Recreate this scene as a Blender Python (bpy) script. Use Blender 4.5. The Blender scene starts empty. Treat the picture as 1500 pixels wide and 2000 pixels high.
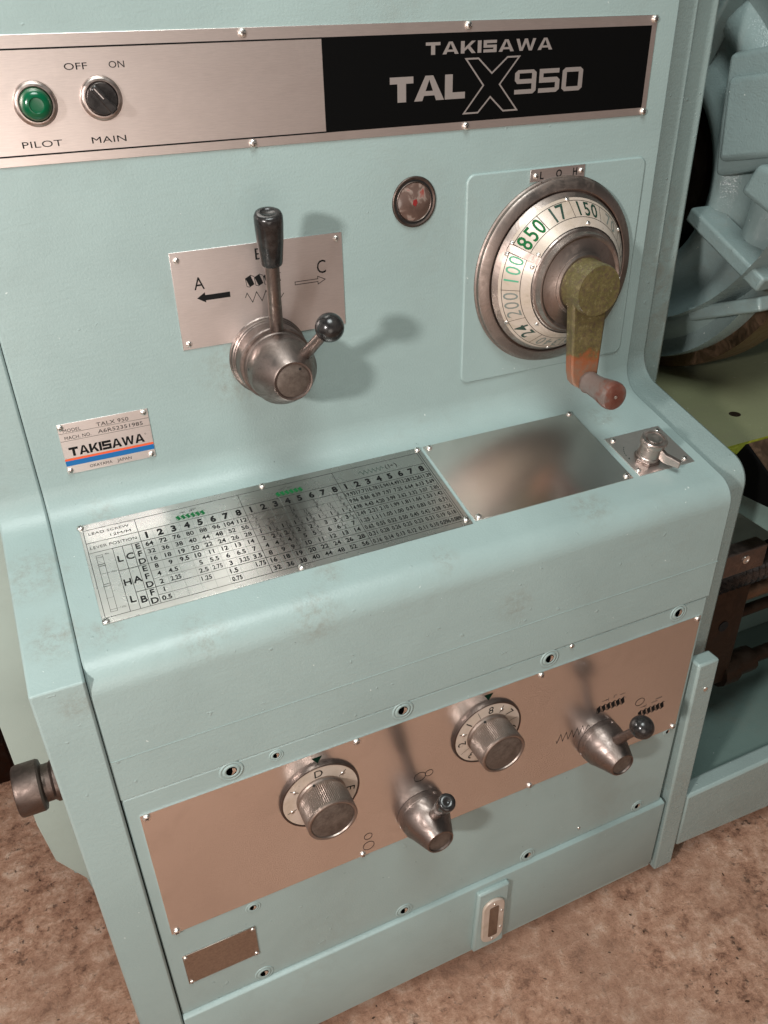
import bpy, bmesh, math, random
from mathutils import Vector, Matrix
random.seed(7)
S = bpy.context.scene
COL = S.collection
PI = math.pi

# ------------------------------------------------------------------ camera
cam_d = bpy.data.cameras.new("camera")
cam = bpy.data.objects.new("camera", cam_d)
COL.objects.link(cam)
S.camera = cam
right = Vector((0.90904937, -0.41616101, -0.02095842))
down = Vector((-0.23477963, -0.46999437, -0.85087239))
fwd = Vector((0.34424957, 0.77840562, -0.52495421))
M = Matrix((right, -down, -fwd)).transposed().to_4x4()
M.translation = Vector((0, -1.0, 0))
cam.matrix_world = M
cam_d.sensor_fit = 'VERTICAL'
cam_d.sensor_height = 36
cam_d.sensor_width = 27
cam_d.lens = 36 * 1588.2 / 2000
cam_d.clip_start = 0.02
cam_d.clip_end = 200

# ------------------------------------------------------------------ light
S.view_settings.view_transform = 'Standard'
S.view_settings.look = 'None'
S.view_settings.exposure = 0
S.view_settings.gamma = 1
W = bpy.data.worlds.new("World")
S.world = W
W.use_nodes = True
wn = W.node_tree
bg = wn.nodes['Background']
tc = wn.nodes.new('ShaderNodeTexCoord')
sp = wn.nodes.new('ShaderNodeSeparateXYZ')
wn.links.new(tc.outputs['Generated'], sp.inputs[0])
cr = wn.nodes.new('ShaderNodeValToRGB')
mr = wn.nodes.new('ShaderNodeMapRange')
mr.inputs[1].default_value = -1
mr.inputs[2].default_value = 1
wn.links.new(sp.outputs[2], mr.inputs[0])
wn.links.new(mr.outputs[0], cr.inputs[0])
e = cr.color_ramp.elements
e[0].position = 0.0
e[0].color = (0.20, 0.13, 0.10, 1)
e[1].position = 1.0
e[1].color = (0.46, 0.50, 0.48, 1)
m_ = e.new(0.36)
m_.color = (0.30, 0.20, 0.16, 1)
m_ = e.new(0.46)
m_.color = (1.75, 1.38, 1.20, 1)
m_ = e.new(0.53)
m_.color = (1.75, 1.48, 1.34, 1)
m_ = e.new(0.66)
m_.color = (0.36, 0.38, 0.37, 1)
mx = wn.nodes.new('ShaderNodeMapRange')
mx.inputs[1].default_value = -0.15; mx.inputs[2].default_value = 0.65
mx.inputs[3].default_value = 1.25; mx.inputs[4].default_value = 0.55
wn.links.new(sp.outputs[0], mx.inputs[0])
vm = wn.nodes.new('ShaderNodeVectorMath'); vm.operation = 'SCALE'
wn.links.new(cr.outputs[0], vm.inputs[0]); wn.links.new(mx.outputs[0], vm.inputs['Scale'])
wn.links.new(vm.outputs[0], bg.inputs[0])
bg.inputs[1].default_value = 0.235

def area(name, loc, target, size, power, color):
    d = bpy.data.lights.new(name, 'AREA')
    d.shape = 'DISK'
    d.size = size
    d.energy = power
    d.color = color
    o = bpy.data.objects.new(name, d)
    COL.objects.link(o)
    o.location = loc
    o.rotation_euler = (Vector(target) - Vector(loc)).to_track_quat('-Z', 'Y').to_euler()
    return o
area("work_lamp", (-1.30, -1.35, 0.33), (0.35, -0.1, -0.6), 0.17, 44, (1.0, 0.94, 0.905))
area("ceiling_lamp", (0.15, -0.95, 1.7), (0.3, -0.55, -0.9), 1.1, 43, (0.93, 1.0, 0.985))
area("fill_light", (-0.24, -2.1, -0.68), (0.3, 0.0, -1.05), 1.15, 9, (1.0, 0.90, 0.82))  # added soft fill behind the camera, brightens the lower face

# ------------------------------------------------------------------ materials
MAT = {}
def mat(name, base, rough=0.5, metal=0.0, build=None, spec=None, coat=0.0):
    m = bpy.data.materials.new(name)
    m.use_nodes = True
    b = m.node_tree.nodes['Principled BSDF']
    b.inputs['Base Color'].default_value = (*base, 1)
    b.inputs['Roughness'].default_value = rough
    b.inputs['Metallic'].default_value = metal
    if spec is not None: b.inputs['Specular IOR Level'].default_value = spec
    if coat: b.inputs['Coat Weight'].default_value = coat; b.inputs['Coat Roughness'].default_value = 0.12
    if build: build(m.node_tree, b)
    MAT[name] = m
    return m
def N(t, typ, **kw):
    n = t.nodes.new(typ)
    for k, v in kw.items():
        if k.startswith('i_'):
            n.inputs[k[2:].replace('_', ' ')].default_value = v
        else: setattr(n, k, v)
    return n
def coord(t, scale=(1, 1, 1)):
    g = N(t, 'ShaderNodeNewGeometry')
    mp = N(t, 'ShaderNodeMapping')
    mp.inputs['Scale'].default_value = scale
    t.links.new(g.outputs['Position'], mp.inputs['Vector'])
    return mp.outputs[0]
def noise(t, vec, scale, detail=4, rough=0.5, dist=0.0):
    n = N(t, 'ShaderNodeTexNoise')
    n.inputs['Scale'].default_value = scale
    n.inputs['Detail'].default_value = detail
    n.inputs['Roughness'].default_value = rough
    n.inputs['Distortion'].default_value = dist
    t.links.new(vec, n.inputs['Vector'])
    return n.outputs['Fac']
def ramp(t, fac, stops):
    r = N(t, 'ShaderNodeValToRGB')
    el = r.color_ramp.elements
    el[0].position, el[0].color = stops[0][0], (*stops[0][1], 1)
    el[1].position, el[1].color = stops[-1][0], (*stops[-1][1], 1)
    for p, c in stops[1:-1]:
        x = el.new(p); x.color = (*c, 1)
    t.links.new(fac, r.inputs[0])
    return r.outputs[0]
def mix(t, fac, a, b, mode='MIX'):
    m = N(t, 'ShaderNodeMix', data_type='RGBA', blend_type=mode)
    for s, v in ((m.inputs[0], fac), (m.inputs[6], a), (m.inputs[7], b)):
        if hasattr(v, 'is_output'): t.links.new(v, s)
        elif isinstance(v, (int, float)): s.default_value = v
        else: s.default_value = (*v, 1)
    return m.outputs[2]
def bump(t, b, hs):
    prev = None
    for h, st, d in hs:
        bn = N(t, 'ShaderNodeBump')
        bn.inputs['Strength'].default_value = st
        bn.inputs['Distance'].default_value = d
        t.links.new(h, bn.inputs['Height'])
        if prev: t.links.new(prev, bn.inputs['Normal'])
        prev = bn.outputs[0]
    t.links.new(prev, b.inputs['Normal'])

G0 = (1, 1, 1); K0 = (0, 0, 0)
STAINS = [(0.10, -0.245, -0.615, .045), (0.235, -0.255, -0.625, .05), (0.27, -0.215, -0.60, .03), (0.66, -0.225, -0.60, .05), (0.0, -0.21, -0.60, .035), (-0.06, -0.10, -0.565, .06), (-0.055, -0.2, -0.59, .05), (0.03, -0.03, -0.54, .03), (-0.05, -0.268, -0.64, .03), (0.80, -0.06, -0.56, .04), (0.42, -0.24, -0.61, .03), (0.24, 0.0, -0.40, .075), (-0.085, -0.12, -0.57, .03), (0.52, -0.262, -0.70, .04)]
def paint_fn(col, dirt=0.5, bumpy=1.0, rough=(0.30, 0.46), spots=False):
    def f(t, b):
        v = coord(t)
        big = noise(t, v, 5, 5, 0.6, 0.6)
        var = ramp(t, big, [(0.3, tuple(c * 0.93 for c in col)), (0.7, tuple(min(1, c * 1.05) for c in col))])
        # grime: greyish brown smudges gathered in a few places
        g1 = noise(t, v, 3.3, 3, 0.5, 0.2)
        g2 = noise(t, v, 26, 8, 0.75, 1.0)
        gm = N(t, 'ShaderNodeMath', operation='MULTIPLY')
        t.links.new(ramp(t, g1, [(0.50, K0), (0.72, G0)]), gm.inputs[0])
        t.links.new(ramp(t, g2, [(0.44, K0), (0.68, G0)]), gm.inputs[1])
        gs = N(t, 'ShaderNodeMath', operation='MULTIPLY'); gs.inputs[1].default_value = dirt
        t.links.new(gm.outputs[0], gs.inputs[0])
        fac = gs.outputs[0]
        if spots:
            gm2 = ramp(t, noise(t, v, 75, 9, 0.85, 0.1), [(0.44, K0), (0.62, G0)])
            tot = None
            for sx_, sy_, sz_, sr in STAINS:
                dn = N(t, 'ShaderNodeVectorMath', operation='DISTANCE'); dn.inputs[1].default_value = (sx_, sy_, sz_)
                t.links.new(v, dn.inputs[0])
                mrr = N(t, 'ShaderNodeMapRange', interpolation_type='SMOOTHSTEP'); mrr.inputs[1].default_value = sr; mrr.inputs[2].default_value = sr * 0.15
                mrr.inputs[4].default_value = 0.5
                t.links.new(dn.outputs['Value'], mrr.inputs[0])
                if tot is None: tot = mrr.outputs[0]
                else:
                    mm_ = N(t, 'ShaderNodeMath', operation='MAXIMUM'); t.links.new(tot, mm_.inputs[0]); t.links.new(mrr.outputs[0], mm_.inputs[1]); tot = mm_.outputs[0]
            m3 = N(t, 'ShaderNodeMath', operation='MULTIPLY'); t.links.new(tot, m3.inputs[0]); t.links.new(gm2, m3.inputs[1])
            m4 = N(t, 'ShaderNodeMath', operation='MAXIMUM'); t.links.new(m3.outputs[0], m4.inputs[0]); t.links.new(fac, m4.inputs[1]); fac = m4.outputs[0]
        c1 = mix(t, fac, var, (0.20, 0.175, 0.135))
        # rare dark nicks and pale flecks
        s1 = noise(t, v, 150, 2, 0.5)
        c2 = mix(t, ramp(t, s1, [(0.775, K0), (0.795, (0.75,) * 3)]), c1, (0.07, 0.08, 0.07))
        v2 = coord(t, (1, 1, 1.0))
        s2 = noise(t, v2, 118, 2, 0.5, 0.3)
        c3 = mix(t, ramp(t, s2, [(0.215, (0.6,) * 3), (0.235, K0)]), c2, (0.72, 0.76, 0.72))
        t.links.new(c3, b.inputs['Base Color'])
        r = N(t, 'ShaderNodeMapRange')
        r.inputs[3].default_value = rough[0]; r.inputs[4].default_value = rough[1]
        t.links.new(g2, r.inputs[0]); t.links.new(r.outputs[0], b.inputs['Roughness'])
        vb = coord(t, (0.5, 1, 2.2))
        bump(t, b, [(noise(t, v, 330, 3, 0.6), 0.30 * bumpy, 0.0011),
                    (noise(t, vb, 70, 4, 0.6, 0.3), 0.18 * bumpy, 0.0014),
                    (noise(t, v, 9, 2, 0.4, 0.1), 0.14 * bumpy, 0.005),
                    (ramp(t, noise(t, v, 85, 2, 0.4), [(0.74, K0), (0.79, G0)]), 0.45 * bumpy, 0.0010)])
    return f
PC = (0.292, 0.378, 0.364)
mat('paint', PC, 0.4, 0, paint_fn(PC, 0.22))
mat('paint_worn', PC, 0.4, 0, paint_fn((0.292, 0.378, 0.364), 0.22, 1.1, spots=True))
mat('paint_rough', PC, 0.4, 0, paint_fn((0.275, 0.35, 0.335), 0.6, 1.8, (0.2, 0.34)))
mat('paint_casting', PC, 0.3, 0, paint_fn((0.21, 0.275, 0.27), 0.5, 2.6, (0.08, 0.16)))
PT = (0.15, 0.215, 0.195)  # teal paint darkened, shade of tray and bed put into its colour
mat('paint_teal_shaded', PT, 0.4, 0, paint_fn(PT, 0.6, 1.5))
PW = (0.36, 0.425, 0.38)
mat('paint_pale', PW, 0.45, 0, paint_fn(PW, 0.2, 0.6))
OL = (0.22, 0.23, 0.13)
mat('olive_gap', OL, 0.45, 0, paint_fn(OL, 0.6, 1.2))

def brushed(base, r0, sc=(9, 260, 260), amt=0.10, strength=0.05):
    def f(t, b):
        v = coord(t, sc)
        n = noise(t, v, 9, 5, 0.7)
        c = ramp(t, n, [(0.25, tuple(x * (1 - amt) for x in base)), (0.75, tuple(min(1, x * (1 + amt)) for x in base))])
        v2 = coord(t)
        sm = noise(t, v2, 14, 5, 0.65, 0.8)
        c2 = mix(t, ramp(t, sm, [(0.52, K0), (0.8, (0.16,) * 3)]), c, (0.30, 0.24, 0.20))
        t.links.new(c2, b.inputs['Base Color'])
        r = N(t, 'ShaderNodeMapRange')
        rv = 1.0 if strength > 0.02 else 0.25
        r.inputs[3].default_value = r0 - 0.05 * rv; r.inputs[4].default_value = r0 + 0.08 * rv
        t.links.new(sm, r.inputs[0]); t.links.new(r.outputs[0], b.inputs['Roughness'])
        if strength > 0.02: bump(t, b, [(n, strength, 0.0004)])
    return f
PLC = (0.66, 0.60, 0.565)
mat('plate_brushed', PLC, 0.3, 1, brushed((0.80, 0.715, 0.675), 0.38))
mat('plate_satin', PLC, 0.3, 1, brushed((0.80, 0.735, 0.71), 0.38))
mat('plate_mirror', PLC, 0.2, 1, brushed((0.84, 0.82, 0.81), 0.25, amt=0.025, strength=0.0))
mat('plate_blank', PLC, 0.3, 1, brushed((0.80, 0.75, 0.71), 0.25, amt=0.03, strength=0.01))
mat('plate_dirty', PLC, 0.3, 1, brushed((0.40, 0.35, 0.31), 0.3, (30, 30, 30), 0.25))
mat('chart_metal', PLC, 0.4, 1, brushed((0.47, 0.455, 0.43), 0.27, amt=0.03, strength=0.01))

def worn_steel(base, stain, r0=0.3, sc=40, lo=0.42, hi=0.72, amount=0.75, bs=0.15):
    def f(t, b):
        v = coord(t)
        n1 = noise(t, v, sc, 7, 0.72, 1.2)
        n2 = noise(t, v, sc * 6, 4, 0.7, 0.4)
        c = mix(t, ramp(t, n1, [(lo, K0), (hi, (amount,) * 3)]), base, stain)
        c = mix(t, ramp(t, n2, [(0.60, K0), (0.75, (0.5,) * 3)]), c, tuple(x * 0.35 for x in stain))
        t.links.new(c, b.inputs['Base Color'])
        r = N(t, 'ShaderNodeMapRange')
        r.inputs[1].default_value = 0.3; r.inputs[2].default_value = 0.75
        r.inputs[3].default_value = r0 - 0.06; r.inputs[4].default_value = r0 + 0.30
        t.links.new(n1, r.inputs[0]); t.links.new(r.outputs[0], b.inputs['Roughness'])
        mm = N(t, 'ShaderNodeMapRange')
        mm.inputs[1].default_value = 0.5; mm.inputs[2].default_value = 0.8
        mm.inputs[3].default_value = 1.0; mm.inputs[4].default_value = 0.55
        t.links.new(n1, mm.inputs[0]); t.links.new(mm.outputs[0], b.inputs['Metallic'])
        bump(t, b, [(n2, bs, 0.0006), (n1, bs, 0.0008)])
    return f
mat('steel_worn', (0.5, 0.44, 0.4), 0.3, 1, worn_steel((0.27, 0.222, 0.202), (0.10, 0.07, 0.055), 0.32, 34, 0.38, 0.66, 0.8, 0.2))
mat('steel_ring', (0.5, 0.44, 0.4), 0.3, 1, worn_steel((0.38, 0.315, 0.285), (0.16, 0.115, 0.09), 0.33, 24, 0.38, 0.68))
mat('steel_dark', (0.2, 0.16, 0.14), 0.35, 1, worn_steel((0.15, 0.115, 0.10), (0.06, 0.042, 0.034), 0.36, 60))
mat('steel_bright', (0.8, 0.75, 0.7), 0.18, 1, worn_steel((0.48, 0.405, 0.37), (0.26, 0.20, 0.165), 0.27, 60, 0.5, 0.8, 0.4, 0.02))
def kf(t, b):
    v = coord(t); n = noise(t, v, 90, 6, 0.75)
    t.links.new(ramp(t, n, [(0.35, (0.075, 0.055, 0.044)), (0.65, (0.15, 0.118, 0.098))]), b.inputs['Base Color'])
    bump(t, b, [(n, 0.2, 0.0005)])
mat('knob_face', (0.1, 0.08, 0.07), 0.5, 0.35, kf)
mat('steel_knurl', (0.5, 0.44, 0.4), 0.35, 1, worn_steel((0.36, 0.295, 0.26), (0.16, 0.115, 0.09), 0.36, 55))
mat('bronze_way', (0.2, 0.13, 0.08), 0.4, 1, worn_steel((0.30, 0.19, 0.125), (0.13, 0.075, 0.045), 0.36, 30))
mat('screw_steel', (0.85, 0.8, 0.75), 0.22, 1, worn_steel((0.88, 0.83, 0.78), (0.45, 0.36, 0.28), 0.2, 200, 0.5, 0.8, 0.5))
mat('machined_dark', (0.1, 0.06, 0.04), 0.4, 0.8, worn_steel((0.075, 0.050, 0.036), (0.03, 0.02, 0.014), 0.42, 25))
mat('chrome', (0.8, 0.8, 0.78), 0.12, 1)

def black_plastic(t, b):
    v = coord(t)
    n = noise(t, v, 120, 5, 0.6)
    t.links.new(ramp(t, n, [(0.4, (0.012, 0.011, 0.011)), (0.75, (0.035, 0.031, 0.029))]), b.inputs['Base Color'])
    r = N(t, 'ShaderNodeMapRange'); r.inputs[3].default_value = 0.10; r.inputs[4].default_value = 0.34
    t.links.new(n, r.inputs[0]); t.links.new(r.outputs[0], b.inputs['Roughness'])
mat('black_plastic', (0.02,) * 3, 0.2, 0, black_plastic)
mat('black_print', (0.008, 0.008, 0.008), 0.6, spec=0.12)
mat('line_print', (0.025, 0.025, 0.024), 0.6, spec=0.15)
mat('black_field', (0.003, 0.003, 0.003), 0.5, spec=0.06)
mat('logo_silver', (0.50, 0.45, 0.425), 0.42, 0.75)
mat('green_print', (0.008, 0.11, 0.032), 0.6, spec=0.1)
mat('green_faded', (0.05, 0.30, 0.17), 0.5)
mat('green_dark', (0.006, 0.034, 0.02), 0.5)
mat('grey_print', (0.17, 0.19, 0.17), 0.5)
mat('tri_green', (0.002, 0.016, 0.009), 0.7, spec=0.05)
mat('blue_print', (0.0, 0.115, 0.32), 0.4)
mat('orange_print', (0.68, 0.10, 0.03), 0.4)
mat('dark_hole', (0.006, 0.006, 0.006), 0.6)
mat('gap_black', (0.004, 0.004, 0.004), 0.9)
def dial_paper(t, b):
    v = coord(t)
    n = noise(t, v, 22, 7, 0.7, 1.0)
    n2 = noise(t, v, 140, 4, 0.7, 0.5)
    c = ramp(t, n, [(0.3, (0.55, 0.46, 0.40)), (0.58, (0.47, 0.385, 0.31)), (0.80, (0.32, 0.25, 0.17))])
    c = mix(t, ramp(t, n2, [(0.62, K0), (0.72, (0.5,) * 3)]), c, (0.2, 0.16, 0.11))
    t.links.new(c, b.inputs['Base Color'])
mat('dial_metal', (0.52, 0.46, 0.40), 0.36, 0.12, dial_paper)
def crank(t, b):
    v = coord(t)
    n = noise(t, v, 45, 7, 0.72, 0.3)
    n2 = noise(t, v, 170, 6, 0.78, 0.0)
    g = N(t, 'ShaderNodeNewGeometry'); s = N(t, 'ShaderNodeSeparateXYZ')
    t.links.new(g.outputs['Position'], s.inputs[0])
    c = ramp(t, n, [(0.3, (0.075, 0.066, 0.020)), (0.55, (0.13, 0.106, 0.040)), (0.75, (0.17, 0.125, 0.06))])
    c = mix(t, ramp(t, n2, [(0.47, K0), (0.60, (0.9,) * 3)]), c, (0.085, 0.058, 0.036))
    c = mix(t, ramp(t, n2, [(0.34, (0.8,) * 3), (0.42, K0)]), c, (0.24, 0.20, 0.12))
    # worn through to red lead primer near the handle
    a = N(t, 'ShaderNodeMath', operation='MULTIPLY_ADD'); a.inputs[1].default_value = 0.07; a.inputs[2].default_value = -0.035
    t.links.new(n, a.inputs[0])
    z = N(t, 'ShaderNodeMath', operation='ADD'); t.links.new(s.outputs[2], z.inputs[0]); t.links.new(a.outputs[0], z.inputs[1])
    m1 = N(t, 'ShaderNodeMapRange'); m1.inputs[1].default_value = -0.425; m1.inputs[2].default_value = -0.436
    t.links.new(z.outputs[0], m1.inputs[0])
    c = mix(t, m1.outputs[0], c, (0.27, 0.078, 0.028))
    m2 = N(t, 'ShaderNodeMapRange'); m2.inputs[1].default_value = -0.434; m2.inputs[2].default_value = -0.448
    t.links.new(z.outputs[0], m2.inputs[0])
    c = mix(t, m2.outputs[0], c, ramp(t, n2, [(0.4, (0.26, 0.10, 0.05)), (0.65, (0.20, 0.13, 0.085))]))
    t.links.new(c, b.inputs['Base Color'])
    bump(t, b, [(n2, 0.3, 0.0009), (n, 0.25, 0.0015)])
mat('crank_paint', (0.15, 0.15, 0.05), 0.42, 0.1, crank)
def handle(t, b):
    v = coord(t)
    n = noise(t, v, 16, 5, 0.65, 0.2)
    n2 = noise(t, v, 220, 4, 0.7)
    c = ramp(t, n, [(0.36, (0.12, 0.040, 0.028)), (0.45, (0.16, 0.065, 0.047)), (0.52, (0.16, 0.12, 0.105)), (0.8, (0.20, 0.16, 0.145))])
    c = mix(t, ramp(t, n2, [(0.58, K0), (0.7, (0.5,) * 3)]), c, (0.12, 0.08, 0.06))
    t.links.new(c, b.inputs['Base Color'])
    bump(t, b, [(n2, 0.2, 0.0006)])
mat('handle_red', (0.3, 0.08, 0.05), 0.3, 0.1, handle)
def floor_fn(t, b):
    v = coord(t)
    n1 = noise(t, v, 2.4, 6, 0.6, 0.6)
    n2 = noise(t, v, 26, 10, 0.80, 0.0)
    n3 = noise(t, v, 150, 8, 0.8, 0.0)
    c = ramp(t, n2, [(0.36, (0.20, 0.09, 0.055)), (0.45, (0.50, 0.26, 0.165)), (0.54, (0.66, 0.39, 0.27)), (0.64, (0.85, 0.61, 0.47))])
    c = mix(t, ramp(t, n1, [(0.40, (0.55,) * 3), (0.56, K0)]), c, (0.40, 0.225, 0.15))
    c = mix(t, ramp(t, n3, [(0.30, (0.65,) * 3), (0.41, K0)]), c, (0.085, 0.042, 0.027))
    c = mix(t, ramp(t, n3, [(0.58, K0), (0.72, (0.6,) * 3)]), c, (0.68, 0.50, 0.39))
    pit = noise(t, v, 48, 5, 0.7, 0.0)
    pm = N(t, 'ShaderNodeMath', operation='MULTIPLY')
    t.links.new(ramp(t, pit, [(0.60, K0), (0.66, G0)]), pm.inputs[0]); t.links.new(ramp(t, n1, [(0.46, K0), (0.56, G0)]), pm.inputs[1])
    c = mix(t, pm.outputs[0], c, (0.13, 0.07, 0.045))
    vo = N(t, 'ShaderNodeTexVoronoi', feature='DISTANCE_TO_EDGE'); vo.inputs['Scale'].default_value = 2.1
    w = N(t, 'ShaderNodeMix', data_type='VECTOR')
    mp = N(t, 'ShaderNodeVectorMath', operation='MULTIPLY_ADD')
    nn = N(t, 'ShaderNodeTexNoise'); nn.inputs['Scale'].default_value = 7; nn.inputs['Detail'].default_value = 6
    t.links.new(v, nn.inputs['Vector'])
    t.links.new(nn.outputs['Color'], mp.inputs[0]); mp.inputs[1].default_value = (0.28,) * 3
    t.links.new(v, mp.inputs[2]); t.links.new(mp.outputs[0], vo.inputs['Vector'])
    crk = ramp(t, vo.outputs['Distance'], [(0.0, (0.30,) * 3), (0.004, K0)])
    c = mix(t, crk, c, (0.09, 0.05, 0.035))
    t.links.new(c, b.inputs['Base Color'])
    inv = N(t, 'ShaderNodeMath', operation='SUBTRACT'); inv.inputs[0].default_value = 1; t.links.new(pm.outputs[0], inv.inputs[1])
    bump(t, b, [(n3, 0.8, 0.004), (n2, 0.9, 0.012), (inv.outputs[0], 0.8, 0.004)])
mat('concrete', (0.3, 0.2, 0.15), 0.62, 0, floor_fn)
mat('floor_grit', (0.05, 0.03, 0.022), 0.7, 0, worn_steel((0.10, 0.06, 0.042), (0.30, 0.2, 0.15), 0.7, 12, 0.5, 0.55))
MAT['floor_grit'].node_tree.nodes['Principled BSDF'].inputs['Metallic'].default_value = 0
mat('wood_dark', (0.03, 0.015, 0.01), 0.7, 0, worn_steel((0.035, 0.016, 0.01), (0.015, 0.008, 0.006), 0.6))
mat('sight_glass', (0.12, 0.075, 0.05), 0.12, 0.2, coat=0.6)
def lens_green(t, b):
    b.inputs['Emission Color'].default_value = (0.0, 0.35, 0.10, 1)
    b.inputs['Emission Strength'].default_value = 0.02
mat('lens_green', (0.0, 0.075, 0.03), 0.2, 0, lens_green, coat=0.2)
def gl(t, b):
    v = coord(t)
    n = noise(t, v, 55, 3, 0.5, 0.6)
    c = ramp(t, n, [(0.4, (0.085, 0.052, 0.042)), (0.58, (0.12, 0.075, 0.06)), (0.66, (0.26, 0.20, 0.17)), (0.74, (0.26, 0.04, 0.03))])
    t.links.new(c, b.inputs['Base Color'])
mat('oil_window', (0.15, 0.09, 0.07), 0.16, 0.0, gl, coat=1.0)
mat('red_spot', (0.22, 0.02, 0.02), 0.3)
mat('fresh_cut', (0.62, 0.66, 0.08), 0.6, 0, worn_steel((0.55, 0.60, 0.08), (0.25, 0.24, 0.05), 0.5, 120))
MAT['fresh_cut'].node_tree.nodes['Principled BSDF'].inputs['Metallic'].default_value = 0

# ------------------------------------------------------------------ object helpers
WORLD = {}
def root(name, loc, label, cat, group=None):
    o = bpy.data.objects.new(name, None)
    COL.objects.link(o)
    o.empty_display_size = 0.1
    o.location = loc
    o['label'] = label; o['category'] = cat
    if group: o['group'] = group
    WORLD[o] = Matrix.Translation(loc)
    return o
def link_mesh(name, me, m, parent=None, world=None, label=None, kind=None, smooth=False, bevel=0.0, seg=2, ang=35):
    o = bpy.data.objects.new(name, me)
    COL.objects.link(o)
    world = world or Matrix.Identity(4)
    WORLD[o] = world
    if m is not None and not me.materials:
        for x in (m if isinstance(m, (list, tuple)) else [m]): me.materials.append(MAT[x])
    if parent:
        o.parent = parent
        o.matrix_basis = WORLD[parent].inverted() @ world
    else:
        o.matrix_basis = world
    if label: o['label'] = label
    if kind: o['kind'] = kind
    if smooth:
        for p in me.polygons: p.use_smooth = True
        me.set_sharp_from_angle(angle=math.radians(ang))
    if bevel:
        b = o.modifiers.new('bevel', 'BEVEL'); b.width = bevel; b.segments = seg; b.limit_method = 'ANGLE'; b.angle_limit = math.radians(40)
        b.harden_normals = False
        for p in me.polygons: p.use_smooth = True
        me.set_sharp_from_angle(angle=math.radians(75))
    return o
def part(name, bm, m, parent=None, **kw):
    me = bpy.data.meshes.new(name)
    bmesh.ops.recalc_face_normals(bm, faces=bm.faces[:]) if kw.pop('recalc', True) else None
    bm.to_mesh(me); bm.free()
    return link_mesh(name, me, m, parent, **kw)
def box(bm, x0, x1, y0, y1, z0, z1):
    v = [bm.verts.new((x, y, z)) for x in (x0, x1) for y in (y0, y1) for z in (z0, z1)]
    for f in ((0, 1, 3, 2), (4, 6, 7, 5), (0, 4, 5, 1), (2, 3, 7, 6), (0, 2, 6, 4), (1, 5, 7, 3)):
        bm.faces.new([v[i] for i in f])
def prism(bm, pts, a, b, axis='n'):
    """pts in the local (u,v) plane, extruded along local n from a to b"""
    A = [bm.verts.new((p[0], p[1], a)) for p in pts]
    B = [bm.verts.new((p[0], p[1], b)) for p in pts]
    bm.faces.new(A[::-1]); bm.faces.new(B)
    n = len(pts)
    for i in range(n):
        bm.faces.new((A[i], A[(i + 1) % n], B[(i + 1) % n], B[i]))
def lathe(bm, prof, seg=48, M=None, cap=True):
    """prof: list of (r, h) revolved round local n"""
    M = M or Matrix.Identity(4)
    rings = []
    for r, h in prof:
        if r < 1e-6: rings.append([bm.verts.new(M @ Vector((0, 0, h)))])
        else: rings.append([bm.verts.new(M @ Vector((r * math.cos(2 * PI * k / seg), r * math.sin(2 * PI * k / seg), h))) for k in range(seg)])
    for a, b in zip(rings, rings[1:]):
        if len(a) == 1 and len(b) == 1: continue
        for k in range(seg):
            k2 = (k + 1) % seg
            if len(a) == 1: bm.faces.new((a[0], b[k], b[k2]))
            elif len(b) == 1: bm.faces.new((a[k], b[0], a[k2]))
            else: bm.faces.new((a[k], b[k], b[k2], a[k2]))
    if cap:
        if len(rings[0]) > 1: bm.faces.new(rings[0])
        if len(rings[-1]) > 1: bm.faces.new(rings[-1][::-1])
def rrect(x0, x1, y0, y1, r, seg=6):
    o = []
    for cx, cy, a0 in ((x1 - r, y1 - r, 0), (x0 + r, y1 - r, 90), (x0 + r, y0 + r, 180), (x1 - r, y0 + r, 270)):
        for k in range(seg + 1):
            a = math.radians(a0 + 90 * k / seg)
            o.append((cx + r * math.cos(a), cy + r * math.sin(a)))
    return o
def fillet(P, radii, seg=10):
    out = []
    n = len(P)
    for i in range(n):
        r = radii[i]
        p = Vector(P[i])
        if not r: out.append(tuple(p)); continue
        a = (Vector(P[i - 1]) - p).normalized(); b = (Vector(P[(i + 1) % n]) - p).normalized()
        th = a.angle(b); t = r / math.tan(th / 2)
        c = p + (a + b).normalized() * (r / math.sin(th / 2))
        s = p + a * t; e_ = p + b * t
        v0 = s - c; v1 = e_ - c
        ang = v0.angle_signed(v1)
        for k in range(seg + 1):
            aa = -ang * k / seg
            out.append((c.x + v0.x * math.cos(aa) - v0.y * math.sin(aa), c.y + v0.x * math.sin(aa) + v0.y * math.cos(aa)))
    return out
def frame(o, u, v):
    u = Vector(u).normalized(); v = Vector(v).normalized(); n = u.cross(v)
    m = Matrix((u, v, n)).transposed().to_4x4(); m.translation = Vector(o)
    return m
YL = -0.265
F_UP = frame((0, 0, 0), (1, 0, 0), (0, 0, 1))               # upper face: u = x, v = z, n = -y
F_LO = frame((0, YL, 0), (1, 0, 0), (0, 0, 1))
SLN = math.sqrt(1 + 0.0625)
F_SH = frame((0, 0, -0.5435), (1, 0, 0), (0, 1, 0.25))      # shelf: u = x, v = distance up the slope from y=0
# NB shelf v = y*SLN
def at(F, u, v, n=0, rot=0):
    return F @ Matrix.Translation((u, v, n)) @ Matrix.Rotation(rot, 4, 'Z')
def aim(p, q):
    """matrix with origin p and local z towards q"""
    p = Vector(p); d = (Vector(q) - p).normalized()
    m = d.to_track_quat('Z', 'Y').to_matrix().to_4x4(); m.translation = p
    return m

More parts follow.
